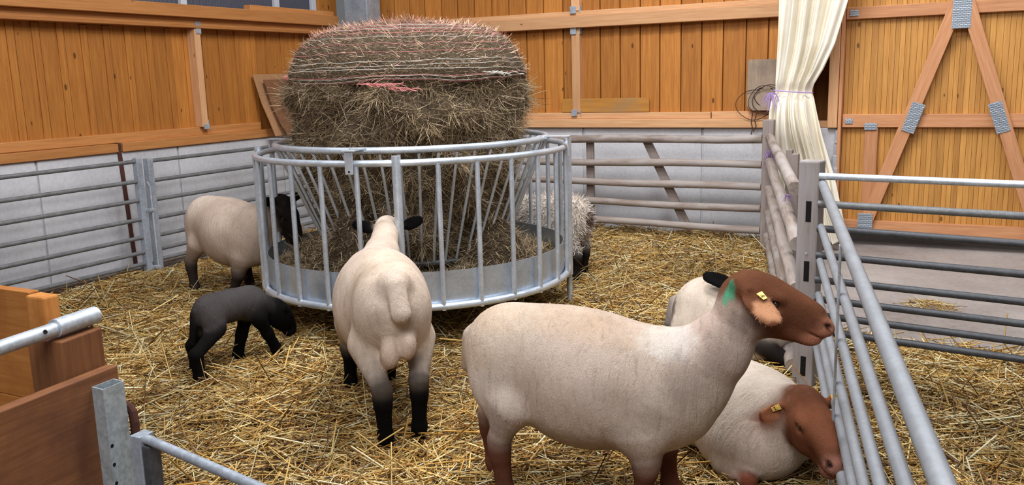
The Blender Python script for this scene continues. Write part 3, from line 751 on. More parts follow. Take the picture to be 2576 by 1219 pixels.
sf = empty('log_fence', (-1.0, 6.0, 0), 'weathered log fence with peeling bark running from the back corner to the grey slotted post', 'fence')
ends = [((-1.40, 7.40, .955), (-0.735, 4.60, .905), .036), ((-1.40, 7.40, .757), (-0.665, 4.27, .69), .037), ((-1.40, 7.40, .539), (-0.665, 4.27, .46), .036), ((-1.40, 7.40, .352), (-0.665, 4.27, .25), .036), ((-1.40, 7.40, .13), (-0.67, 4.28, .08), .034)]
for a, b, r in ends:
    P, R = log_tube(a, b, r); mb = MB(); mb.tube(P, R, 12, wob=.03); mb.build('rail', M['log'], sf, smooth=True)
for (x, y, h_) in ((-1.19, 6.75, 0.92), (-1.06, 6.2, 0.94), (-0.78, 4.95, 0.98)):
    mb = MB(); mb.box((x+0.04, y-0.035, -0.01), (x+0.085, y+0.035, h_), 2); mb.build('upright', M['grey_wood'], sf, bevel=0.004)

# slotted grey post
sp = empty('slotted_post', (-0.60, 4.2, 0), 'stout square grey wooden post with dark slots where log fence and steel fences meet', 'post')
ang = math.radians(-8); ax = [V(math.cos(ang), math.sin(ang), 0), V(-math.sin(ang), math.cos(ang), 0), V(0, 0, 1)]
mb = MB(); mb.obox((-0.60, 4.20, 0.545), ax, (0.048, 0.048, 0.547)); pm = mb.build('timber', M['post_grey'], sp, bevel=0.008)
for z in (0.86, 0.58, 0.12):
    mb = MB(); mb.obox(V(-0.60, 4.20, z)-ax[1]*0.0478+ax[0]*0.004, ax, (0.0125, 0.001, 0.048)); mb.build('slot', M['hole_shade_print'], pm)
for z in (0.665, 0.02+0.0):
    mb = MB(); mb.tube([V(-0.60, 4.20, z)-ax[1]*0.048, V(-0.60, 4.20, z)-ax[1]*0.053], 0.006, 10); mb.build('bolt', M['galv'], pm)

# ------------------------------------------------------------------ steel fences at the right
g2 = empty('tube_fence', (0.4, 4.0, 0), 'long eight-rail dark steel tube fence leading right from the slotted post', 'fence')
A0, dv = V(-0.56, 4.15, 0), unit(V(0.989, -0.148, 0))
for z, m in ((1.025, 'galv'), (.898, 'galv_mid'), (.785, 'galv_dark'), (.66, 'galv_dark'), (.545, 'galv_dark'), (.453, 'galv_dark'), (.377, 'galv_dark'), (.303, 'galv_dark')):
    mb = MB(); mb.tube([A0+V(0, 0, z), A0+dv*2.6+V(0, 0, z)], 0.0165 if z < 1 else 0.0155, 12); mb.build('rail', M[m], g2, smooth=True)
mb = MB(); q_ = A0+dv*2.6; mb.box((q_[0]-.025, q_[1]-.025, 0), (q_[0]+.025, q_[1]+.025, 1.1)); mb.build('end_post', M['galv'], g2, bevel=0.004)

g3 = empty('tube_gate', (-0.25, 2.7, 0), 'pale tube gate running from the slotted post towards the viewer, nearest bar thickest', 'gate')
g3['label'] = 'pale steel tube gate running from the slotted post past the lying brown sheep'
GA, GB = V(-0.545, 4.15, 0), V(0.06, 1.15, 0)
for za, zb, r in ((0.988, 0.855, .0205), (0.792, 0.700, .0165), (0.637, 0.540, .0165), (0.475, 0.410, .0165), (0.36, 0.292, .0165), (0.22, 0.17, .0165)):
    mb = MB(); mb.tube([GA+V(0, 0, za), GB+V(0, 0, zb)], r, 14); mb.build('rail', M['tube'], g3, smooth=True)
for t in (0.385,):
    p = GA+(GB-GA)*t; mb = MB(); gd = unit(GB-GA); mb.obox(p+V(-0.018, -0.004, 0.515), [gd, np.cross(V(0, 0, 1), gd), V(0, 0, 1)], (0.011, 0.004, 0.42)); mb.build('flat_bar', M['galv'], g3, bevel=0.002)
mb = MB(); p = GB; mb.box((p[0]-.025, p[1]-.025, 0), (p[0]+.025, p[1]+.025, 0.9)); mb.build('end_post', M['galv_gate'], g3, bevel=0.004)

# ------------------------------------------------------------------ near pen on the left
bp = empty('box_post', (-2.04, 1.53, 0), 'hollow square galvanised post with bolt holes beside the brown boards', 'post')
a_ = math.atan2(0.042, 0.076)
# outline of the hollow post (rectangular tube)
u = unit(V(0.05, 0.030, 0)); w_ = unit(V(-0.026, 0.012, 0)); 
C0, C1, C2, C3 = V(-2.030, 1.500, 0), V(-2.036, 1.573, 0), V(-2.083, 1.577, 0), V(-2.079, 1.503, 0)
mb = MB(); t = 0.004; cen = (C0+C1+C2+C3)/4
inn = [c+(cen-c)*0.12 for c in (C0, C1, C2, C3)]; outp = [C0, C1, C2, C3]
vv = [p+V(0, 0, z) for z in (0, 0.70) for p in outp]+[p+V(0, 0, z) for z in (0.0, 0.70) for p in inn]
ff = []
for k in range(4):
    k2 = (k+1) % 4
    ff += [(k, k2, 4+k2, 4+k), (8+k2, 8+k, 12+k, 12+k2), (4+k, 4+k2, 12+k2, 12+k)]
mb.add(vv, ff); mb.build('tube', M['galv_post'], bp)
nl = unit(np.cross(C1-C0, V(0, 0, 1)))
if nl@(CAM-C0) < 0: nl = -nl
for z in (0.535, 0.48, 0.425, 0.37):
    p = C0+(C1-C0)*0.12+V(0, 0, z); mb = MB(); mb.tube([p-nl*0.002, p+nl*0.0006], 0.0055, 10); mb.build('bolt_hole', M['hole_shade_print'], bp)
lg = empty('tube_gate', (-1.95, 1.55, 0), 'near galvanised tube gate hinged at the hollow post in front of the brown boards', 'gate')
mb = MB(); mb.box((-1.99, 1.535, 0.0), (-1.952, 1.585, 0.562)); mb.build('end_post', M['galv_gate'], lg, bevel=0.003)
mb = MB(); mb.box((-1.955, 1.54, 0.0), (-1.925, 1.58, 0.535)); mb.build('channel', M['galv_dark'], lg, bevel=0.003)
for z in (0.55, 0.40, 0.26, 0.13):
    mb = MB(); mb.tube([(-1.965, 1.558, z), (-1.925, 1.552, z), (-0.6, 1.29, z)], 0.0135, 12); mb.build('rail', M['galv_gate'], lg, smooth=True)
mb = MB(); mb.tube([(-2.085, 1.604, 0.612), (-2.072, 1.608, 0.607), (-2.062, 1.610, 0.592), (-2.056, 1.608, 0.565), (-2.05, 1.60, 0.30)], 0.013, 10); mb.build('hinge', M['strap'], bp)

# boards of the pen
X0 = -2.09
def yz(x): return x
fb = empty('board_wall', (-2.08, 1.2, 0), 'reddish brown plank wall in front, its top edge rising to the hollow post', 'wood panel')
mb = MB(); pA, pB = V(-2.075, 1.60, 0), V(-1.99, 0.70, 0); dd = unit(pB-pA); nn = V(-dd[1], dd[0], 0)
mb.obox((pA+pB)/2+V(0, 0, 0.366)+nn*-0.032, [V(0, 0, 1), nn, dd], (0.366, 0.019, np.linalg.norm(pB-pA)/2)); mb.build('board', M['pen'], fb, bevel=0.004)
bk = empty('timber_post', (-2.2, 1.62, 0), 'short square timber post under the sleeve end of the galvanised pipe', 'post')
mb = MB()
mb.obox((-2.19, 1.522, 0.415), [V(0.987, 0.158, 0), V(-0.158, 0.987, 0), V(0, 0, 1)], (0.06, 0.073, 0.42)); mb.build('timber', M['pen'], bk, bevel=0.004)
pp_ = empty('steel_pipe', (-2.1, 1.2, 0.87), 'galvanised pipe with a thicker sleeve on its end lying across the short timber post', 'pipe')
mb = MB(); mb.tube([(-2.04, 0.60, 0.862), (-2.162, 1.50, 0.864)], 0.0195, 16); pt = mb.build('pipe', M['galv'], pp_, smooth=True)
mb = MB(); mb.tube([(-2.158, 1.472, 0.866), (-2.177, 1.612, 0.866)], 0.0255, 16); mb.build('sleeve', M['galv'], pp_, smooth=True)
p = V(-2.150, 1.425, 0.863); n_ = unit(V(0.75, -0.45, 0.35)); dd = unit(V(-0.122, 0.9, 0.002)); n_ = unit(n_-dd*(n_@dd))
mb = MB(); mb.tube([p+n_*0.0175, p+n_*0.0202], 0.006, 10); mb.build('hole', M['hole_shade_print'], pt)
rp = empty('board_panel', (-3.0, 1.9, 0), 'orange board panel standing at the back of the near pen left of a square post', 'wood panel')
mb = MB(); mb.box((-4.2, 1.885, 0.0), (-2.882, 1.925, 0.40), 0); mb.box((-4.2, 1.885, 0.402), (-2.882, 1.925, 0.806), 0); mb.build('boards', M['pen_y'], rp, bevel=0.003)
mb = MB(); mb.box((-2.872, 1.862, 0.0), (-2.775, 1.925, 0.802), 2); mb.build('end_post', M['pen_y'], rp, bevel=0.008)

# ------------------------------------------------------------------ boards, wire, curtain, twine
def bent_board(name, pts, w, th, wdir, mat, parent=None, loc=None):
    """pts: profile centre line; board width along wdir"""
    P = [np.asarray(p, float) for p in pts]; wdir = unit(wdir); v = []
    for i, p in enumerate(P):
        t = unit(P[min(i+1, len(P)-1)]-P[max(i-1, 0)]); nn = unit(np.cross(wdir, t))
        for a, b in ((-1, -1), (1, -1), (1, 1), (-1, 1)): v.append(p+wdir*a*w/2+nn*b*th/2)
    f = [(3, 2, 1, 0), tuple(4*(len(P)-1)+k for k in range(4))]
    for i in range(len(P)-1):
        for k in range(4): f.append((i*4+k, i*4+(k+1) % 4, i*4+4+(k+1) % 4, i*4+4+k))
    mb = MB(); mb.add(v, f); return mb.build(name, mat, parent, loc, bevel=0.002)
prof_b = [(-5.86, 1.0), (-5.95, 1.13), (-6.03, 1.30), (-6.12, 1.58)]
o = bent_board('curved_board', [(x-0.10, 6.98, z) for x, z in prof_b[:1]]+[(x-0.075, 6.98, z+0.02) for x, z in prof_b[1:]], 0.75, 0.012, (0, 1, 0), M['brown_ply_l'], loc=(-5.95, 6.98, 1.0))
tag(o, 'rear curved brown board leaning on the left wall behind the bale, its pale top showing', 'board')
o = bent_board('curved_board', [(x, 7.03, z*0.93+0.075) for x, z in prof_b], 0.72, 0.012, (0, 1, 0), M['brown_ply'], loc=(-5.9, 7.03, 1.0))
tag(o, 'front curved dark brown board leaning on the left wall beside the bale', 'board')
mb = MB(); mb.obox((-3.10, 8.068, 1.214), [V(0, 1, 0), V(0, 0, 1), V(1, 0, 0)], (0.010, 0.066, 0.45))
mb.v = [(x, y, z) for x, y, z in mb.v]
tag(mb.build('loose_plank', M['board_dirty'], loc=(-3.1, 8.07, 1.15), bevel=0.003), 'short stained plank standing on edge on the back wall sill behind a stud', 'plank')
# grey plywood board with rounded corners, leaning on the sill
pl_ = []
def rc(cx, cz, r, a0): return [(cx+r*math.cos(math.radians(a0+18*k)), cz+r*math.sin(math.radians(a0+18*k))) for k in range(6)]
pl_ = rc(-1.66, 1.215, .06, 180)+[(-1.31, 1.153), (-1.31, 1.60)]+rc(-1.70, 1.575, .025, 90)
mb = MB(); P = [V(x, 7.985+(z-1.15)*0.06, z) for x, z in pl_]; mb.prism(P, (0, 0, 0), (0, 0.016, 0))
bd = mb.build('plywood_board', M['old_ply'], loc=(-1.5, 8.0, 1.15), bevel=0.003)
tag(bd, 'grey plywood board with rounded corners leaning on the sill behind the curtain', 'board')
# wire coil
mb = MB(); r2 = random.Random(5)
for k in range(4):
    cx, cz, ra = -1.60+r2.uniform(-.06, .10), 1.19+r2.uniform(-.06, .1), r2.uniform(.09, .15)
    P = [V(cx+ra*math.cos(t)*(1+.1*math.sin(2*t+k)), 7.955+0.012*k+0.01*math.sin(t*3), cz+ra*math.sin(t)*0.9) for t in np.linspace(0.6*k, 0.6*k+5.6, 26)]
    mb.tube(P, 0.0032, 5)
mb.tube([(-1.66, 7.96, 1.14), (-1.67, 7.95, 1.05), (-1.655, 7.95, 1.0), (-1.668, 7.95, 0.95), (-1.645, 7.95, 0.92), (-1.655, 7.95, 0.90)], 0.0045, 5)
mb.tube([(-1.62, 7.96, 1.16), (-1.64, 7.95, 1.07), (-1.625, 7.95, 1.02), (-1.65, 7.95, 0.97)], 0.0045, 5)
mb.tube([(-1.555, 7.95, 1.14), (-1.53, 7.95, .9), (-1.545, 7.95, .62), (-1.535, 7.95, .35)], 0.0025, 5)
tag(mb.build('wire_coil', M['wire'], loc=(-1.62, 7.96, 1.15), smooth=True), 'tangled coil of rusty wire hanging in front of the plywood board', 'wire')

# canvas curtain, gathered and tied
zk = [0.03, 0.30, 0.60, 0.95, 1.15, 1.26, 1.315, 1.37, 1.5, 1.7, 2.05, 2.7]
xl = [-1.43, -1.445, -1.455, -1.475, -1.475, -1.462, -1.438, -1.432, -1.428, -1.423, -1.42, -1.42]
xr = [-0.79, -0.85, -0.92, -1.03, -1.085, -1.115, -1.14, -1.125, -1.05, -0.965, -0.875, -0.74]
am = [0.065, 0.065, 0.06, 0.055, 0.05, 0.045, 0.03, 0.04, 0.05, 0.055, 0.06, 0.06]
nu, nz_ = 260, 90
uu = np.linspace(0, 1, nu); zz_ = np.linspace(0.03, 2.7, nz_)
v = []
for z in zz_:
    L_, R_, A0_ = np.interp(z, zk, xl), np.interp(z, zk, xr), np.interp(z, zk, am)
    u2 = uu+0.05*np.sin(2*math.pi*uu*1.3+z*0.8+0.5)+0.02*math.sin(z*2.3)*np.sin(9*uu)
    low = 1/(1+math.exp((z-1.32)*14))
    wt = np.sin(2*math.pi*4.3*u2+0.4)+0.45*np.sin(2*math.pi*7.7*u2+1.9+0.5*z)+0.25*np.sin(2*math.pi*13*u2+z)
    wl_ = np.sin(2*math.pi*5.2*u2+2.0)+0.5*np.sin(2*math.pi*8.9*u2+0.3-0.6*z)+0.22*np.sin(2*math.pi*15*u2-z)
    prof_ = 0.75*(wt*(1-low)+wl_*low)
    x = L_+(R_-L_)*uu
    y = 7.74+A0_*prof_-0.10*np.sin(math.pi*uu)*np.exp(-((z-1.05)/0.22)**2)+0.04*np.exp(-((z-1.315)/0.05)**2)
    v.append(np.stack([x, y, np.full(nu, z)+0.02*np.sin(uu*9)*(z < 0.05)], 1))
v = np.concatenate(v); idx = np.arange(nu*nz_).reshape(nz_, nu)
q = np.stack([idx[:-1, :-1], idx[:-1, 1:], idx[1:, 1:], idx[1:, :-1]], -1).reshape(-1, 4)
ct = mesh_obj('canvas_curtain', v, q, M['canvas'], loc=(-1.2, 7.74, 0.03), smooth=True)
md = ct.modifiers.new('cloth', 'SOLIDIFY'); md.thickness = 0.003
tag(ct, 'long cream canvas curtain gathered and tied at waist height beside the barn door', 'curtain')
tw = empty('twine_tie', (-1.29, 7.74, 1.315), 'purple twine tied round the middle of the cream curtain with a frayed tuft', 'twine')
mb = MB(); mb.tube([V(-1.289+0.158*math.cos(t), 7.765+0.085*math.sin(t), 1.322-0.012*math.cos(t)) for t in np.linspace(0, 6.2832, 40)[:-1]], 0.006, 6, closed=True); mb.build('loop', M['purple'], tw, smooth=True)
def tuft(name, c, n, L, down, mat, parent=None, loc=None, seed=1, r=0.0016):
    r2 = random.Random(seed); mb = MB(); c = V(*c)
    for k in range(n):
        a, e = r2.uniform(0, 6.28), r2.uniform(-1.2, 0.6); l = L*r2.uniform(.5, 1)
        d_ = V(math.cos(a)*math.cos(e), math.sin(a)*math.cos(e)*0.5, math.sin(e))
        mb.tube([c, c+d_*l*0.5+V(0, 0, -down*.2*l), c+d_*l*0.9+V(0, 0, -down*l)], r, 4)
    return mb.build(name, mat, parent, loc)
tuft('frayed_tuft', (-1.455, 7.70, 1.315), 45, 0.10, 1.0, M['purple'], tw, seed=3)
o = tuft('twine_knot', (-1.40, 7.45, 0.845), 40, 0.10, 0.7, M['purple'], loc=(-1.40, 7.45, 0.84), seed=4)
tag(o, 'purple twine knotted round the corner post just under the top log', 'twine')
o = tuft('twine_knot', (-0.865, 5.12, 0.80), 20, 0.05, 0.5, M['purple'], loc=(-0.865, 5.12, 0.80), seed=5)
tag(o, 'small purple twine knot between the upper logs close to the slotted post', 'twine')
o = tuft('twine_tangle', (-0.36, 4.75, 0.0), 26, 0.14, 0.1, M['green_twine'], loc=(-0.36, 4.75, 0.0), seed=6)
tag(o, 'teal twine tangle lying on the ground beyond the steel tube gate', 'twine')
# ------------------------------------------------------------------ animals: smooth blended solids -> one continuous surface each
class Body:
    def __init__(s): s.pr = []; s.cut = []; s.paint = []
    def cone(s, a, b, ra, rb, ca, cb=None, k=0.03, wa=1.0, wb=None, sq=None):
        s.pr.append(('c', V(*a), V(*b), ra, rb, np.array((*ca, wa)), np.array((*(cb or ca), wa if wb is None else wb)), k, sq))
    def ell(s, c, r, ca, k=0.05, w=1.0, R=None):
        s.pr.append(('e', V(*c), np.eye(3) if R is None else R, V(*r), None, np.array((*ca, w)), None, k, None))
    def carve(s, kind, *a, k=0.01):
        if kind == 'e': s.cut.append(('e', V(*a[0]), a[2] if len(a) > 2 else np.eye(3), V(*a[1]), None, None, None, k, None))
        else: s.cut.append(('c', V(*a[0]), V(*a[1]), a[2], a[3], None, None, k, None))
    def spot(s, c, r, col, amount=0.85, w=None): s.paint.append((V(*c), V(*r) if hasattr(r, '__len__') else V(r, r, r), np.array(col), amount, w))
    @staticmethod
    def ev(p, P):
        if p[0] == 'c':
            a, b = p[1], p[2]; d = b-a
            Q = P-a
            if p[8] is not None:
                ax, f = p[8]; Q = Q+(1/f-1)*(Q@ax)[:, None]*ax
                d = d+(1/f-1)*(d@ax)*ax
            t = np.clip(Q@d/(d@d+1e-12), 0, 1)
            return np.linalg.norm(Q-t[:, None]*d, axis=1)-(p[3]+(p[4]-p[3])*t), t
        Q = (P-p[1])@p[2].T
        k0 = np.linalg.norm(Q/p[3], axis=1); k1 = np.linalg.norm(Q/p[3]**2, axis=1)
        return k0*(k0-1)/np.maximum(k1, 1e-9), None
    @staticmethod
    def aabb(p, m):
        if p[0] == 'c':
            r = max(p[3], p[4])*(max(1, p[8][1]) if p[8] is not None else 1)
            return np.minimum(p[1], p[2])-r-m, np.maximum(p[1], p[2])+r+m
        r = np.abs(p[2].T)@p[3]; return p[1]-r-m, p[1]+r+m
    def field(s, P):
        F = np.full(len(P), 0.2)
        for p in s.pr:
            lo, hi = s.aabb(p, 0.03+p[7]); m = np.all((P > lo) & (P < hi), axis=1)
            if not m.any(): continue
            d, _ = s.ev(p, P[m]); a = F[m]; h = np.maximum(p[7]-np.abs(a-d), 0)/p[7]
            F[m] = np.minimum(a, d)-h*h*p[7]*0.25
        for p in s.cut:
            lo, hi = s.aabb(p, 0.03+p[7]); m = np.all((P > lo) & (P < hi), axis=1)
            if not m.any(): continue
            d, _ = s.ev(p, P[m]); d = -d; a = F[m]; h = np.maximum(p[7]-np.abs(a-d), 0)/p[7]
            F[m] = np.maximum(a, d)+h*h*p[7]*0.25
        return F
    def mesh(s, h):
        los, his = zip(*[s.aabb(p, 0.02) for p in s.pr]); lo = np.min(los, 0)-2*h; hi = np.max(his, 0)+2*h
        n = np.ceil((hi-lo)/h).astype(int)+1
        F = np.full(n, 0.2, np.float64)
        ax = [lo[i]+h*np.arange(n[i]) for i in range(3)]
        for lst, sub in ((s.pr, False), (s.cut, True)):
            for p in lst:
                a, b = s.aabb(p, 0.03+p[7]); i0 = np.clip(((a-lo)/h).astype(int), 0, n-1); i1 = np.clip(((b-lo)/h).astype(int)+2, 0, n)
                if np.any(i1 <= i0): continue
                sl = tuple(slice(i0[k], i1[k]) for k in range(3))
                G = np.stack(np.meshgrid(*[ax[k][sl[k]] for k in range(3)], indexing='ij'), -1).reshape(-1, 3)
                d, _ = s.ev(p, G); c = F[sl].ravel()
                if sub: d = -d
                hh = np.maximum(p[7]-np.abs(c-d), 0)/p[7]
                r = np.maximum(c, d)+hh*hh*p[7]*0.25 if sub else np.minimum(c, d)-hh*hh*p[7]*0.25
                F[sl] = r.reshape(F[sl].shape)
        # surface nets
        I = F < 0
        c8 = np.zeros(n-1, int)
        for dx in (0, 1):
            for dy in (0, 1):
                for dz in (0, 1): c8 += I[dx:n[0]-1+dx, dy:n[1]-1+dy, dz:n[2]-1+dz]
        act = (c8 > 0) & (c8 < 8); ijk = np.argwhere(act); vid = np.full(n-1, -1); vid[act] = np.arange(len(ijk))
        acc = np.zeros((len(ijk), 3)); cnt = np.zeros(len(ijk))
        cor = [(a, b, c) for a in (0, 1) for b in (0, 1) for c in (0, 1)]
        for a in cor:
            for k in range(3):
                if a[k]: continue
                b = list(a); b[k] = 1
                va = F[tuple((ijk+a).T)]; vb = F[tuple((ijk+b).T)]; m = (va < 0) != (vb < 0)
                t = va[m]/(va[m]-vb[m]); pt = (ijk[m]+a).astype(float); pt[:, k] += t
                acc[m] += pt; cnt[m] += 1
        P = lo+h*acc/cnt[:, None]
        quads = []
        for k in range(3):
            e = np.zeros(3, int); e[k] = 1
            A = I[:n[0]-e[0], :n[1]-e[1], :n[2]-e[2]]; B = I[e[0]:, e[1]:, e[2]:]
            for cross, flip in ((A & ~B, False), (~A & B, True)):
                w = np.argwhere(cross); u, v_ = (k+1) % 3, (k+2) % 3
                w = w[(w[:, u] > 0) & (w[:, v_] > 0) & (w[:, u] < n[u]-1) & (w[:, v_] < n[v_]-1)]
                eu = np.zeros(3, int); eu[u] = 1; ev_ = np.zeros(3, int); ev_[v_] = 1
                q = np.stack([vid[tuple((w-eu-ev_).T)], vid[tuple((w-ev_).T)], vid[tuple(w.T)], vid[tuple((w-eu).T)]], 1)
                quads.append(q[:, ::-1] if flip else q)
        Q = np.concatenate(quads); Q = Q[(Q >= 0).all(1)]
        for it in range(3):
            f0 = s.field(P); e = 1e-3
            g = np.stack([s.field(P+e*np.eye(3)[k])-s.field(P-e*np.eye(3)[k]) for k in range(3)], 1)/(2*e)
            gn = (g*g).sum(1)+1e-6; step = np.clip(f0/np.sqrt(gn), -0.4*h, 0.4*h)
            P = P-(step/np.sqrt(gn))[:, None]*g
        return P, Q
    def colours(s, P):
        W = np.zeros(len(P)); C = np.zeros((len(P), 4))
        jit = 0.006*(np.sin(P[:, 0]*170)+np.sin(P[:, 1]*190+2)+np.sin(P[:, 2]*150+P[:, 0]*90))/1.5
        for p in s.pr:
            lo, hi = s.aabb(p, 0.08); m = np.all((P > lo) & (P < hi), axis=1)
            if not m.any(): continue
            d, t = s.ev(p, P[m]); w = np.exp(-np.clip(d, -0.02, 1)/0.007)
            if t is not None:
                t = np.clip(t+jit[m]*8, 0, 1)
                c = p[5]+(p[6]-p[5])*t[:, None]
            else: c = p[5][None]
            W[m] += w; C[m] += w[:, None]*c
        C /= np.maximum(W, 1e-12)[:, None]
        for c, r, col, am, ww in s.paint:
            d = np.linalg.norm((P-c)/r, axis=1)+jit*22
            f = np.clip((1.15-d)/0.5, 0, 1)*am
            C[:, :3] = C[:, :3]*(1-f[:, None])+col[None]*f[:, None]
            if ww is not None: C[:, 3] = C[:, 3]*(1-f)+ww*f
        return C

def rot(yaw=0, pitch=0, roll=0):
    """columns: forward, left, up of a frame; pitch > 0 lifts the nose"""
    y, p, r = (math.radians(a) for a in (yaw, pitch, roll))
    f = V(math.cos(y)*math.cos(p), math.sin(y)*math.cos(p), math.sin(p)); l = V(-math.sin(y), math.cos(y), 0); u = np.cross(f, l)
    l2 = l*math.cos(r)+u*math.sin(r); u2 = -l*math.sin(r)+u*math.cos(r)
    return np.stack([f, l2, u2], 1)

WOOL = lin(202, 186, 171)[:3]; WOOL_W = lin(208, 194, 180)[:3]; BROWN = lin(102, 64, 45)[:3]; BROWN_D = lin(98, 54, 38)[:3]; BLACK = (0.0045, 0.004, 0.004); DARK = (0.016, 0.012, 0.011)
MUZ = lin(176, 120, 98)[:3]; EAR_IN = lin(206, 152, 116)[:3]

def add_head(B, poll, R, s, face, dark, muz, ear_dirs, ear_col, ear_in, eyes, ear=1.0, lift=0.0):
    e_ = s*ear
    H = lambda x, y, z: tuple(poll+R@(V(x, y, z)*s))
    ax = R[:, 1]
    w = 0.0
    B.ell(H(.045, 0, -.055), V(.085, .060, .070)*s, face, .05, w, R.T)
    B.ell(H(.105, 0, -.042), V(.075, .060, .052)*s, face, .04, w, R.T)
    B.cone(H(.10, 0, -.050), H(.225, 0, -.072), .058*s, .040*s, face, face, .04, w, w, (ax, .86))
    B.ell(H(.17, 0, -.040), V(.085, .034, .034)*s, face, .04, w, R.T)
    B.ell(H(.262, 0, -.080), V(.036, .034, .031)*s, muz, .025, w, R.T)
    B.cone(H(.045, 0, -.118), H(.225, 0, -.118), .046*s, .026*s, dark, face, .035, w, w, (ax, .85))
    B.ell(H(.240, 0, -.122), V(.030, .026, .018)*s, muz, .02, w, R.T)
    for q in (1, -1):
        B.ell(H(.075, .034*q, -.098), V(.070, .026, .052)*s, face, .04, w, R.T)
        B.ell(H(.112, .049*q, -.024), V(.032, .018, .018)*s, face, .016, w, R.T)
        B.carve('e', H(.121, .0645*q, -.0385), V(.016, .010, .0095)*s, R.T, k=.009)
        B.carve('c', H(.282, .017*q, -.070), H(.266, .027*q, -.062), .006*s, .004*s, k=.006)
        B.carve('c', H(.290, .008*q, -.104), H(.205, .040*q, -.099), .0035*s, .003*s, k=.008)
        B.spot(H(.275, .022*q, -.066), .013*s, (.02, .012, .01), .9)
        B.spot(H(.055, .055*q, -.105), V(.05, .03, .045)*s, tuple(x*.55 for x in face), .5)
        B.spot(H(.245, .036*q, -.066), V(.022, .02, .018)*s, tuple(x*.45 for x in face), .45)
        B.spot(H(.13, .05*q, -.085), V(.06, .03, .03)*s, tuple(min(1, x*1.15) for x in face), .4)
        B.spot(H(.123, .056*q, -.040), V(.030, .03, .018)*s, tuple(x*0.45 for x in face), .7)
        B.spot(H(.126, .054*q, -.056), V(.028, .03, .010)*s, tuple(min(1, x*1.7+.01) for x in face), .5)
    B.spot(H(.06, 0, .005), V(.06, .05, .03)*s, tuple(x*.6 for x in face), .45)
    # ears: flattened bent leaves
    for q, (dirv, nrm) in zip((1, -1), ear_dirs):
        base = poll+R@(V(.015, .052*q, -.022+lift)*s); d = unit(R@V(*dirv)); n_ = R@V(*nrm); n_ = unit(n_-d*(n_@d)); sd = np.cross(n_, d)
        RR = np.stack([d, sd, n_])
        B.cone(tuple(base-d*0.012*e_), tuple(base+d*0.03*e_), .017*e_, .015*e_, ear_col, ear_col, .02, w)
        B.ell(tuple(base+d*0.065*e_), (.050*e_, .031*e_, .0085*e_), ear_col, .006, w, RR)
        B.ell(tuple(base+d*0.098*e_-n_*0.003), (.036*e_, .027*e_, .0075*e_), ear_col, .006, w, RR)
        B.carve('e', tuple(base+d*0.072*e_+n_*0.013*e_), (.046*e_, .019*e_, .010*e_), RR, k=.008)
        if ear_in != ear_col: B.spot(tuple(base+d*0.092*e_+n_*0.006), (.036*e_, .036*e_, .036*e_), ear_in, 0.75)
        eyes.append(('ear', base+d*0.050*e_+sd*0.017*e_*(1 if sd[2] > 0 else -1), d, n_, sd, q))
    for q in (1, -1): eyes.append(('eye', poll+R@(V(.1205, .0525*q, -.0385)*s), R, s, None, q))

def finish(B, name, loc, yaw, h, label, cat, eyes, tags=(), group=None):
    P, Q = B.mesh(h); C = B.colours(P)
    # origin at the base; verts local
    o = mesh_obj(name, P, Q, M['coat'], smooth=True, raw=True, attrs={'coat': ('FLOAT_COLOR', C)})
    o.location = loc; o.rotation_euler = (0, 0, math.radians(yaw))
    tag(o, label, cat, group)
    for e in eyes:
        if e[0] == 'eye':
            mb = MB(); mb.ball(e[1], 0.0125*e[3]); c = mesh_obj('eye', mb.v, mb.f, M['eye'], smooth=True, raw=True); c.parent = o
        elif e[5] in tags:
            _, p, d, n_, sd, q = e; mb = MB(); p = p+n_*0.013
            mb.obox(p+d*0.004, [sd, n_, d], (0.0105, 0.0015, 0.0155), taper=0.7); mb.tube([p-n_*0.012, p+n_*0.004], 0.006, 8)
            c = mesh_obj('ear_tag', mb.v, mb.f, M['tagm'], raw=True); c.parent = o; c['label'] = 'yellow ear tag'
            mb = MB()
            for k, (a, b) in enumerate(((-.005, .004), (-.001, .004), (.004, .004), (-.004, -.003), (0.001, -.003), (.004, -.003))):
                mb.obox(p+d*(0.004+b)+n_*0.0017+sd*a, [sd, n_, d], (0.0012, 0.0004, 0.0024))
            k_ = mesh_obj('tag_marking', mb.v, mb.f, M['hole_shade_print'], raw=True); k_.parent = c
    return o

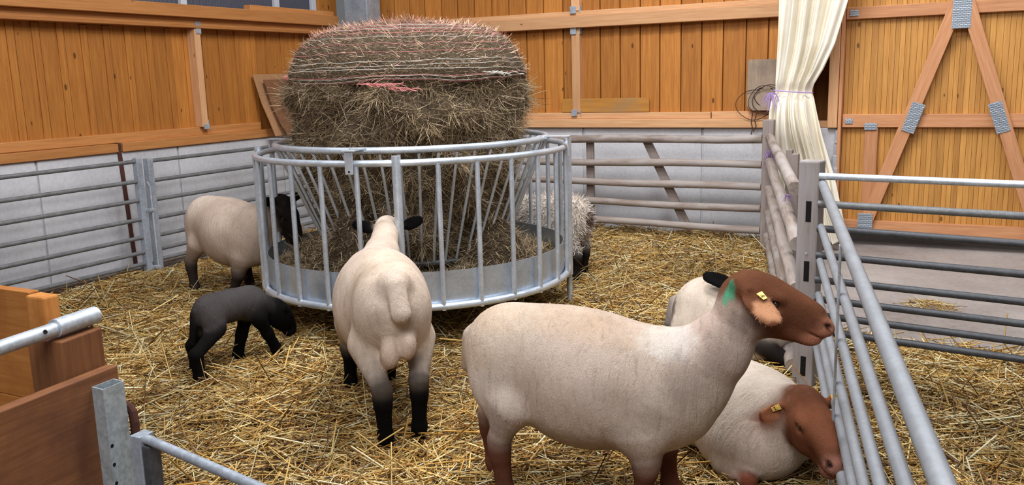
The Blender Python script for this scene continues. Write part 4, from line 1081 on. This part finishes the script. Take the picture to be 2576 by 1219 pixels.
def fuzz(o, B, n, lens, wid, out=0.07, jit=0.07, secs=3):
    """short shorn fibres lying along the coat, a child of the animal"""
    me = o.data; P = np.zeros(len(me.vertices)*3, np.float32); me.vertices.foreach_get('co', P); P = P.reshape(-1, 3)
    N = np.zeros(len(me.vertices)*3, np.float32); me.vertices.foreach_get('normal', N); N = N.reshape(-1, 3)
    pk = rng.integers(0, len(P), n); b = P[pk]+rng.normal(scale=.003, size=(n, 3)); nn = N[pk]
    b = b-nn*(B.field(b))[:, None]
    C = B.colours(b)
    flow = np.tile(V(-.55, 0, -.75), (n, 1))+rng.normal(scale=.32, size=(n, 3))
    d = flow-nn*(flow*nn).sum(1)[:, None]; d /= np.linalg.norm(d, axis=1)[:, None]+1e-9
    d = d+nn*np.abs(rng.normal(scale=out, size=n))[:, None]; d /= np.linalg.norm(d, axis=1)[:, None]
    short = np.where(C[:, 3] > .5, 1.0, .55); L = rng.uniform(*lens, n)*short
    v, f = strips(b-nn*.0015, d, nn, L, rng.uniform(*wid, n), rng.uniform(-.12, .04, n), secs)
    rip = np.sin(b[:, 0]*400+3.0*np.sin(b[:, 2]*19+b[:, 1]*11)+2.2*np.sin(b[:, 2]*8+b[:, 0]*13)); pat = np.sin(b[:, 0]*23+2*np.sin(b[:, 2]*15))*np.sin(b[:, 2]*17+b[:, 1]*9+2*np.sin(b[:, 0]*11))
    C[:, :3] *= (1-C[:, 3:4]*(0.16*np.clip(rip-.1, 0, 1)*np.clip(.5+pat, 0, 1))[:, None])*(1+.09*pat*C[:, 3])[:, None]
    col = np.clip(C[:, :3]*(1+rng.normal(scale=jit, size=(n, 1))), .004, .95)
    k = mesh_obj('fleece', v, f, M['wool_fibre'], raw=True, attrs={'tint': ('FLOAT_COLOR', tints(col, 2*secs))}); k.parent = o; k['kind'] = 'stuff'
    return k

def trunk(B, c, s=1.0, wool=WOOL, wide=1.0, k=.10, back=WOOL_W, under=None):
    u = under or wool
    B.ell((-.250*s, 0, .532*s), V(.150, .142*wide, .168)*s, back, k)
    B.ell((-.12*s, 0, .545*s), V(.20, .135*wide, .155)*s, back, k)
    B.ell((.02*s, 0, .462*s), V(.25, .212*wide, .236)*s, wool, k)
    B.ell((.15*s, 0, .447*s), V(.25, .190*wide, .212)*s, wool, k)
    B.ell((.295*s, 0, .445*s), V(.155, .145*wide, .180)*s, wool, k)

def legs(B, feet, s, wool, leg, hoof=(.02, .017, .016), hind_w=.125, front_w=.115, thick=1.0, white=0.55):
    """feet: (hind left, hind right, front left, front right) ground points, local"""
    for i, q in ((0, 1), (1, -1)):
        fx, fy = feet[i]; hip = V(-.235*s, hind_w*.78*q*s, .455*s); stif = V((-.205+.3*(fx/s+.285))*s, hind_w*1.05*q*s, .375*s)
        hock = V(fx-.015*s, fy*.9+hind_w*q*s*.1, .245*s); foot = V(fx, fy, .055*s)
        B.ell(hip+V(-.005, -.002*q, -.005)*s, V(.110, .060, .130)*s, wool, .04)
        B.cone(stif, hock, .058*s*thick, .035*s*thick, wool, tuple(np.array(wool)*(1-white)+np.array(leg)*white), .06, 1, .2)
        B.cone(hock, hock-V(0, 0, .06*s), .036*s*thick, .032*s*thick, leg, leg, .025, 0.1)
        B.cone(hock-V(0, 0, .04*s), foot, .034*s*thick, .027*s*thick, leg, leg, .02, 0.1)
        B.cone(foot, foot+V(.022*s, 0, -.045*s), .030*s*thick, .033*s*thick, leg, hoof, .02, 0)
    for i, q in ((2, 1), (3, -1)):
        fx, fy = feet[i]; sh = V(.265*s, front_w*1.0*q*s, .40*s); el = V(.245*s, front_w*1.02*q*s, .33*s); kn = V((fx+.27*s)/2+.012*s, (fy+front_w*q*s)/2, .215*s); foot = V(fx, fy, .05*s)
        B.ell(sh, V(.095, .055, .13)*s, wool, .06)
        B.cone(el, kn, .058*s*thick, .038*s*thick, wool, tuple(np.array(wool)*(1-white)+np.array(leg)*white), .06, 1, .2)
        B.cone(kn, kn-V(0, 0, .03*s), .040*s*thick, .036*s*thick, leg, leg, .03, .1)
        B.cone(kn-V(0, 0, .02*s), foot, .034*s*thick, .026*s*thick, leg, leg, .02, 0.1)
        B.cone(foot, foot+V(.020*s, 0, -.04*s), .029*s*thick, .032*s*thick, leg, hoof, .02, 0)

# --- big brown-faced ewe in front, looking over the gate
B = Body(); eyes = []
WB = lin(190, 172, 159)[:3]
trunk(B, None, 1.0, WB, 1.0, back=lin(192, 174, 158)[:3])
B.ell((.33, 0, .40), (.125, .125, .16), WOOL, .07)
B.ell((.41, 0, .43), (.09, .10, .13), WOOL, .07)
B.ell((.470, 0, .50), (.075, .080, .11), WOOL, .06)
NK = lin(188, 168, 157)[:3]
B.cone((.34, 0, .495), (.492, 0, .600), .138, .106, WB, NK, .07)
B.cone((.492, 0, .600), (.574, 0, .728), .102, .080, NK, NK, .04)
B.cone((.574, 0, .728), (.605, 0, .785), .080, .072, NK, BROWN, .03, 1, .1)
B.cone((-.375, 0, .585), (-.392, -.008, .478), .034, .026, WB, lin(180, 152, 134)[:3], .03)
legs(B, ((-.345, .105), (-.232, -.105), (.325, .105), (.252, -.09)), 1.0, lin(200, 184, 172)[:3], lin(96, 58, 44)[:3], hoof=lin(120, 78, 66)[:3], thick=1.08, white=.5)
Rh = rot(-3, -14, 0)
add_head(B, V(.560, 0, .850), Rh, 1.09, BROWN, lin(108, 60, 40)[:3], lin(168, 112, 90)[:3], (((.25, .80, -.55), (.5, .3, .6)), ((.78, -.56, -.30), (.10, -.62, .78))), BROWN, EAR_IN, eyes, ear=1.26, lift=.004)
B.spot((.535, -.070, .815), (.018, .05, .036), lin(60, 158, 122)[:3], .7); B.spot((.522, -.075, .785), (.014, .05, .024), lin(70, 165, 130)[:3], .7)
for sx, zz, am in ((-.30, .69, .35), (.02, .69, .4), (.17, .66, .3), (-.36, .55, .3)): B.spot((sx, -.08, zz), (.15, .12, .06), lin(190, 163, 136)[:3], am)
B.spot((.34, -.05, .63), (.11, .12, .07), lin(212, 210, 204)[:3], .45)
for sx, sz, rx, rz in ((.50, .62, .05, .10), (.56, .70, .04, .07), (.40, .52, .07, .09), (.30, .40, .06, .05), (.20, .36, .09, .03)): B.spot((sx, -.14, sz), (rx, .12, rz), lin(134, 118, 110)[:3], .32)
B.spot((-.24, -.15, .34), (.07, .08, .07), lin(150, 132, 124)[:3], .5)
fuzz(finish(B, 'sheep', (-1.165, 2.71, 0.0), 9, .0062, 'big brown-faced ewe standing in front, shorn cream fleece, looking over the gate', 'sheep', eyes, tags=(-1,)), B, 60000, (.010, .022), (.0011, .0020))

# --- ram seen from behind, head through the feeder bars
B = Body(); eyes = []; s = 1.09
Wr = lin(206, 188, 173)[:3]
trunk(B, None, s, Wr, .93, back=lin(206, 187, 169)[:3], k=.08)
B.ell((-.30*s, 0, .525*s), V(.12, .142, .150)*s, Wr, .06)
B.cone((.34*s, -.01, .52*s), (.56*s, -.085, .575*s), .120*s, .078*s, Wr, Wr, .06)
B.cone((.56*s, -.085, .575*s), (.85*s, -.160, .650*s), .074*s, .060*s, Wr, Wr, .04)
B.ell((-.385*s, 0, .645*s), V(.035, .055, .045)*s, lin(206, 188, 172)[:3], .05)
B.cone((-.405*s, -.0, .64*s), (-.445*s, -.010, .545*s), .040*s, .040*s, Wr, Wr, .018)
for q in (1, -1): B.carve('c', (-.43*s, .050*q*s, .62*s), (-.44*s, .044*q*s, .54*s), .003*s, .010*s, k=.02)
for q, zz in ((.030, .395), (-.032, .42)): B.ell((-.385*s, q*s, (zz-.012)*s), V(.045, .038, .062)*s, lin(208, 186, 170)[:3], .018)
legs(B, ((-.385*s, .065*s), (-.33*s, -.075*s), (.315*s, .125*s), (.355*s, -.055*s)), s, Wr, BLACK, thick=.98, white=.72, hind_w=.110)
Rh = rot(-6, -55, 0)
add_head(B, V(.945, -.172, .725), Rh, 1.10, BLACK, BLACK, DARK, (((-.1, .95, .25), (.7, 0, .6)), ((-.1, -.95, .35), (.7, 0, .6))), BLACK, BLACK, eyes)
B.spot((.90*s, -.165, .735*s), (.04, .04, .03), lin(150, 220, 190)[:3], .45)
B.spot((.22*s, .20*s, .58*s), (.12, .05, .05), lin(140, 210, 185)[:3], .4)
for a_, b_, c_, am in ((-.39, .075, .52, .4), (-.40, -.06, .50, .35), (-.36, .0, .46, .5), (.0, .0, .72, .15)): B.spot((a_*s, b_*s, c_*s), (.06, .035, .06), lin(168, 150, 136)[:3], am)
fuzz(finish(B, 'sheep', (-2.28, 3.14, 0.0), 133, .0068, 'cream ram with black legs seen from behind, head through the feeder bars', 'sheep', eyes, tags=(1,)), B, 42000, (.010, .020), (.0012, .0022))

# --- ewe on the left of the feeder
B = Body(); eyes = []; s = 1.0
We = lin(192, 174, 160)[:3]
trunk(B, None, s, We, 1.02, back=lin(206, 190, 176)[:3])
B.cone((.34, 0, .53), (.47, .01, .59), .140, .108, We, We, .08)
B.cone((.47, .01, .59), (.55, .02, .665), .100, .080, We, DARK, .05, 1, .2)
B.cone((-.395, 0, .60), (-.41, 0, .50), .034, .026, We, We, .04)
legs(B, ((-.04, .17), (-.30, -.12), (.22, .14), (.13, -.12)), s, We, (.035, .025, .022), thick=1.1, white=.6)
add_head(B, V(.575, .02, .745), rot(6, -56, 0), 1.12, DARK, (.02, .016, .014), DARK, (((-.1, .95, .1), (.7, 0, .6)), ((-.15, -.95, .05), (.7, 0, .6))), DARK, DARK, eyes)
fuzz(finish(B, 'sheep', (-4.66, 4.61, 0.0), -7, .0085, 'black-faced ewe with tan fleece eating at the left side of the feeder', 'sheep', eyes), B, 26000, (.010, .020), (.0016, .0028))

# --- ewe half hidden behind the feeder
B = Body(); eyes = []; s = .86
Ws = lin(206, 196, 186)[:3]
trunk(B, None, s, Ws, 1.0)
B.cone((.34*s, 0, .53*s), (.56*s, .05*s, .62*s), .145*s, .10*s, Ws, Ws, .08)
legs(B, ((-.33*s, .12*s), (-.27*s, -.12*s), (.29*s, .11*s), (.27*s, -.11*s)), s, Ws, DARK, thick=1.05, white=.7)
add_head(B, V(.66*s, .06*s, .72*s), rot(10, -50, 0), 1.0, DARK, DARK, DARK, (((-.1, .95, 0), (.7, 0, .6)), ((-.1, -.95, 0), (.7, 0, .6))), DARK, DARK, eyes)
B.spot((.30*s, .12*s, .64*s), (.07, .12, .05), lin(120, 210, 180)[:3], .6)
B.spot((-.45*s, 0, .42*s), (.04, .2, .25), DARK, .8)
hs = finish(B, 'sheep', (-2.76, 6.02, 0.0), 172, .0095, 'shaggy pale sheep with dark rump standing half hidden behind the feeder', 'sheep', eyes)
# its long fleece
n = 9000; me = hs.data; vco = np.zeros(len(me.vertices)*3, np.float32); me.vertices.foreach_get('co', vco); vco = vco.reshape(-1, 3)
vno = np.zeros(len(me.vertices)*3, np.float32); me.vertices.foreach_get('normal', vno); vno = vno.reshape(-1, 3)
cand = np.where((vco[:, 2] > .26*s) & (vco[:, 0] < .40*s))[0]; pick = rng.choice(cand, n)
dd = vno[pick]*0.8+rng.normal(scale=.45, size=(n, 3)); dd[:, 2] -= 0.35; dd /= np.linalg.norm(dd, axis=1)[:, None]
v, f = strips(vco[pick], dd, vno[pick]+0.01, rng.uniform(.02, .05, n), rng.uniform(.003, .006, n), rng.uniform(-.5, .2, n), 3)
tcol = np.where((vco[pick][:, 0] < -.39*s)[:, None], np.array(lin(76, 54, 50)[:3]), np.array(Ws))*rng.uniform(.75, 1.1, (n, 1))
o = mesh_obj('fleece', v, f, M['wool_fibre'], raw=True, attrs={'tint': ('FLOAT_COLOR', tints(tcol, 6))}); o.parent = hs; o['kind'] = 'stuff'

# --- black lamb
B = Body(); eyes = []; s = .61
LB = (.006, .0055, .0055); LB_SHEEN = (.062, .055, .055)  # body black lifted to grey: its sheen put into the colour
B.ell((-.19*s, 0, .55*s), V(.15, .130, .155)*s, LB_SHEEN, .05)
B.ell((.02*s, 0, .555*s), V(.24, .140, .150)*s, LB_SHEEN, .05)
B.ell((.24*s, 0, .53*s), V(.15, .130, .160)*s, LB_SHEEN, .05)
B.cone((.30*s, 0, .52*s), (.46*s, -.035, .44*s), .105*s, .080*s, LB_SHEEN, LB, .04, .6)
B.cone((.46*s, -.035, .44*s), (.51*s, -.045, .39*s), .080*s, .075*s, LB, LB, .03, .6)
for fx, fy, q in ((-.165, .085, 1), (-.262, -.075, -1)):
    B.ell((-.22*s, .085*q*s, .47*s), V(.10, .062, .13)*s, LB_SHEEN, .03); B.cone((-.19*s, .095*q*s, .41*s), (fx-.012, fy, .155), .068*s, .050*s, LB, LB, .03, .8)
    B.cone((fx-.012, fy, .155), (fx, fy, .035), .054*s, .050*s, BLACK, BLACK, .02, .6); B.cone((fx, fy, .035), (fx+.018, fy, .0), .048*s, .050*s, BLACK, BLACK, .02, .2)
for fx, fy, q in ((.10, .075, 1), (.27, -.045, -1)):
    B.ell((.26*s, .09*q*s, .44*s), V(.085, .05, .13)*s, LB, .03); B.cone((.26*s, .095*q*s, .39*s), ((fx+.155)*.5, (fy+.09*q*s)*.5, .14), .060*s, .05*s, LB, BLACK, .03, .8)
    B.cone(((fx+.155)*.5, (fy+.09*q*s)*.5, .14), (fx, fy, .035), .05*s, .047*s, BLACK, BLACK, .02, .6); B.cone((fx, fy, .035), (fx+.018, fy, .0), .046*s, .048*s, BLACK, BLACK, .02, .2)
B.cone((-.325*s, .01, .56*s), (-.375*s, .01, .31*s), .034*s, .028*s, LB, LB, .02, .7)
add_head(B, V(.52*s, -.05, .46*s), rot(-4, -52, 0), .66, BLACK, BLACK, BLACK, (((-.2, .95, -.1), (.7, 0, .6)), ((-.2, -.95, -.1), (.7, 0, .6))), BLACK, BLACK, eyes)
fuzz(finish(B, 'lamb', (-3.45, 3.35, 0.0), 83, .0055, 'small black lamb with head down nosing the straw beside the feeder', 'lamb', eyes), B, 16000, (.010, .018), (.0014, .0024))

# --- brown-faced ewe lying by the gate
B = Body(); eyes = []
Wl = lin(198, 184, 171)[:3]
B.ell((-.26, 0, .165), (.17, .19, .180), Wl, .08)
B.ell((-.08, 0, .180), (.24, .225, .190), Wl, .08)
B.ell((.06, 0, .180), (.18, .20, .180), Wl, .08)
B.ell((.14, -.03, .14), (.14, .16, .14), lin(188, 170, 158)[:3], .07)
B.cone((.06, .01, .22), (.20, .03, .275), .125, .092, Wl, Wl, .06)
B.cone((.20, .03, .275), (.27, .048, .325), .086, .070, Wl, BROWN, .04, 1, .2)
for q in (1, -1):
    B.ell((.04, .145*q, .12), (.13, .08, .11), Wl, .06)
    B.ell((-.24, .15*q, .11), (.17, .085, .11), Wl, .07)
B.cone((.12, -.17, .06), (.24, -.14, .04), .045, .036, Wl, BROWN_D, .03, 1, .3)
Rh = rot(-10, -13, 0)
add_head(B, V(.288, .052, .362), Rh, 1.06, lin(112, 69, 49)[:3], lin(92, 56, 42)[:3], lin(150, 104, 88)[:3], (((-.20, .93, -.1), (.6, 0, .7)), ((-.20, -.80, -.55), (.85, -.15, .3))), lin(122, 74, 52)[:3], lin(190, 128, 94)[:3], eyes, ear=.88)
B.spot((.33, .047, .37), (.05, .06, .05), lin(92, 54, 38)[:3], .5)
B.spot((-.1, .12, .40), (.04, .05, .04), lin(170, 150, 120)[:3], .5)
for (a, b) in ((-.12, .16), (-.2, .18), (.03, -.1)): B.spot((a-.02, b, .355), (.012, .012, .05), (.03, .025, .02), .8)
fuzz(finish(B, 'sheep', (-.66, 3.28, 0.0), -50, .0062, 'brown-faced ewe lying in the straw against the steel gate behind the big ewe', 'sheep', eyes, tags=(1, -1)), B, 42000, (.010, .024), (.0011, .0020))

# --- black-eared sheep lying behind
B = Body(); eyes = []
Wb = lin(204, 189, 174)[:3]
B.ell((-.20, 0, .20), (.18, .19, .195), Wb, .08)
B.ell((-.03, 0, .205), (.26, .215, .20), Wb, .08)
B.ell((.12, 0, .19), (.19, .18, .18), Wb, .08)
B.cone((.10, -.02, .28), (.07, -.07, .36), .12, .09, Wb, Wb, .07)
for q in (1, -1):
    B.ell((.10, .14*q, .12), (.13, .08, .11), Wb, .06); B.ell((-.18, .15*q, .11), (.17, .085, .115), Wb, .07)
B.cone((.16, -.19, .12), (.30, -.17, .05), .045, .040, DARK, DARK, .02, .3)
B.cone((-.10, -.21, .04), (-.30, -.19, .03), .04, .035, DARK, DARK, .03, .3)
B.cone((-.38, 0, .24), (-.40, -.03, .12), .034, .028, lin(150, 140, 138)[:3], lin(120, 110, 108)[:3], .03)
B.spot((-.35, -.14, .20), (.035, .09, .15), lin(96, 88, 88)[:3], .8)
add_head(B, V(.035, -.10, .425), rot(-22, -22, 0), 1.0, BLACK, BLACK, DARK, (((-.15, .95, -.10), (.0, .2, .9)), ((-.93, -.30, -.10), (.0, -.5, .8))), BLACK, BLACK, eyes, ear=1.45)
fuzz(finish(B, 'sheep', (-1.0, 4.62, 0.0), -6, .0085, 'cream sheep with black ears lying in the straw behind the big ewe', 'sheep', eyes), B, 16000, (.010, .020), (.0014, .0026))
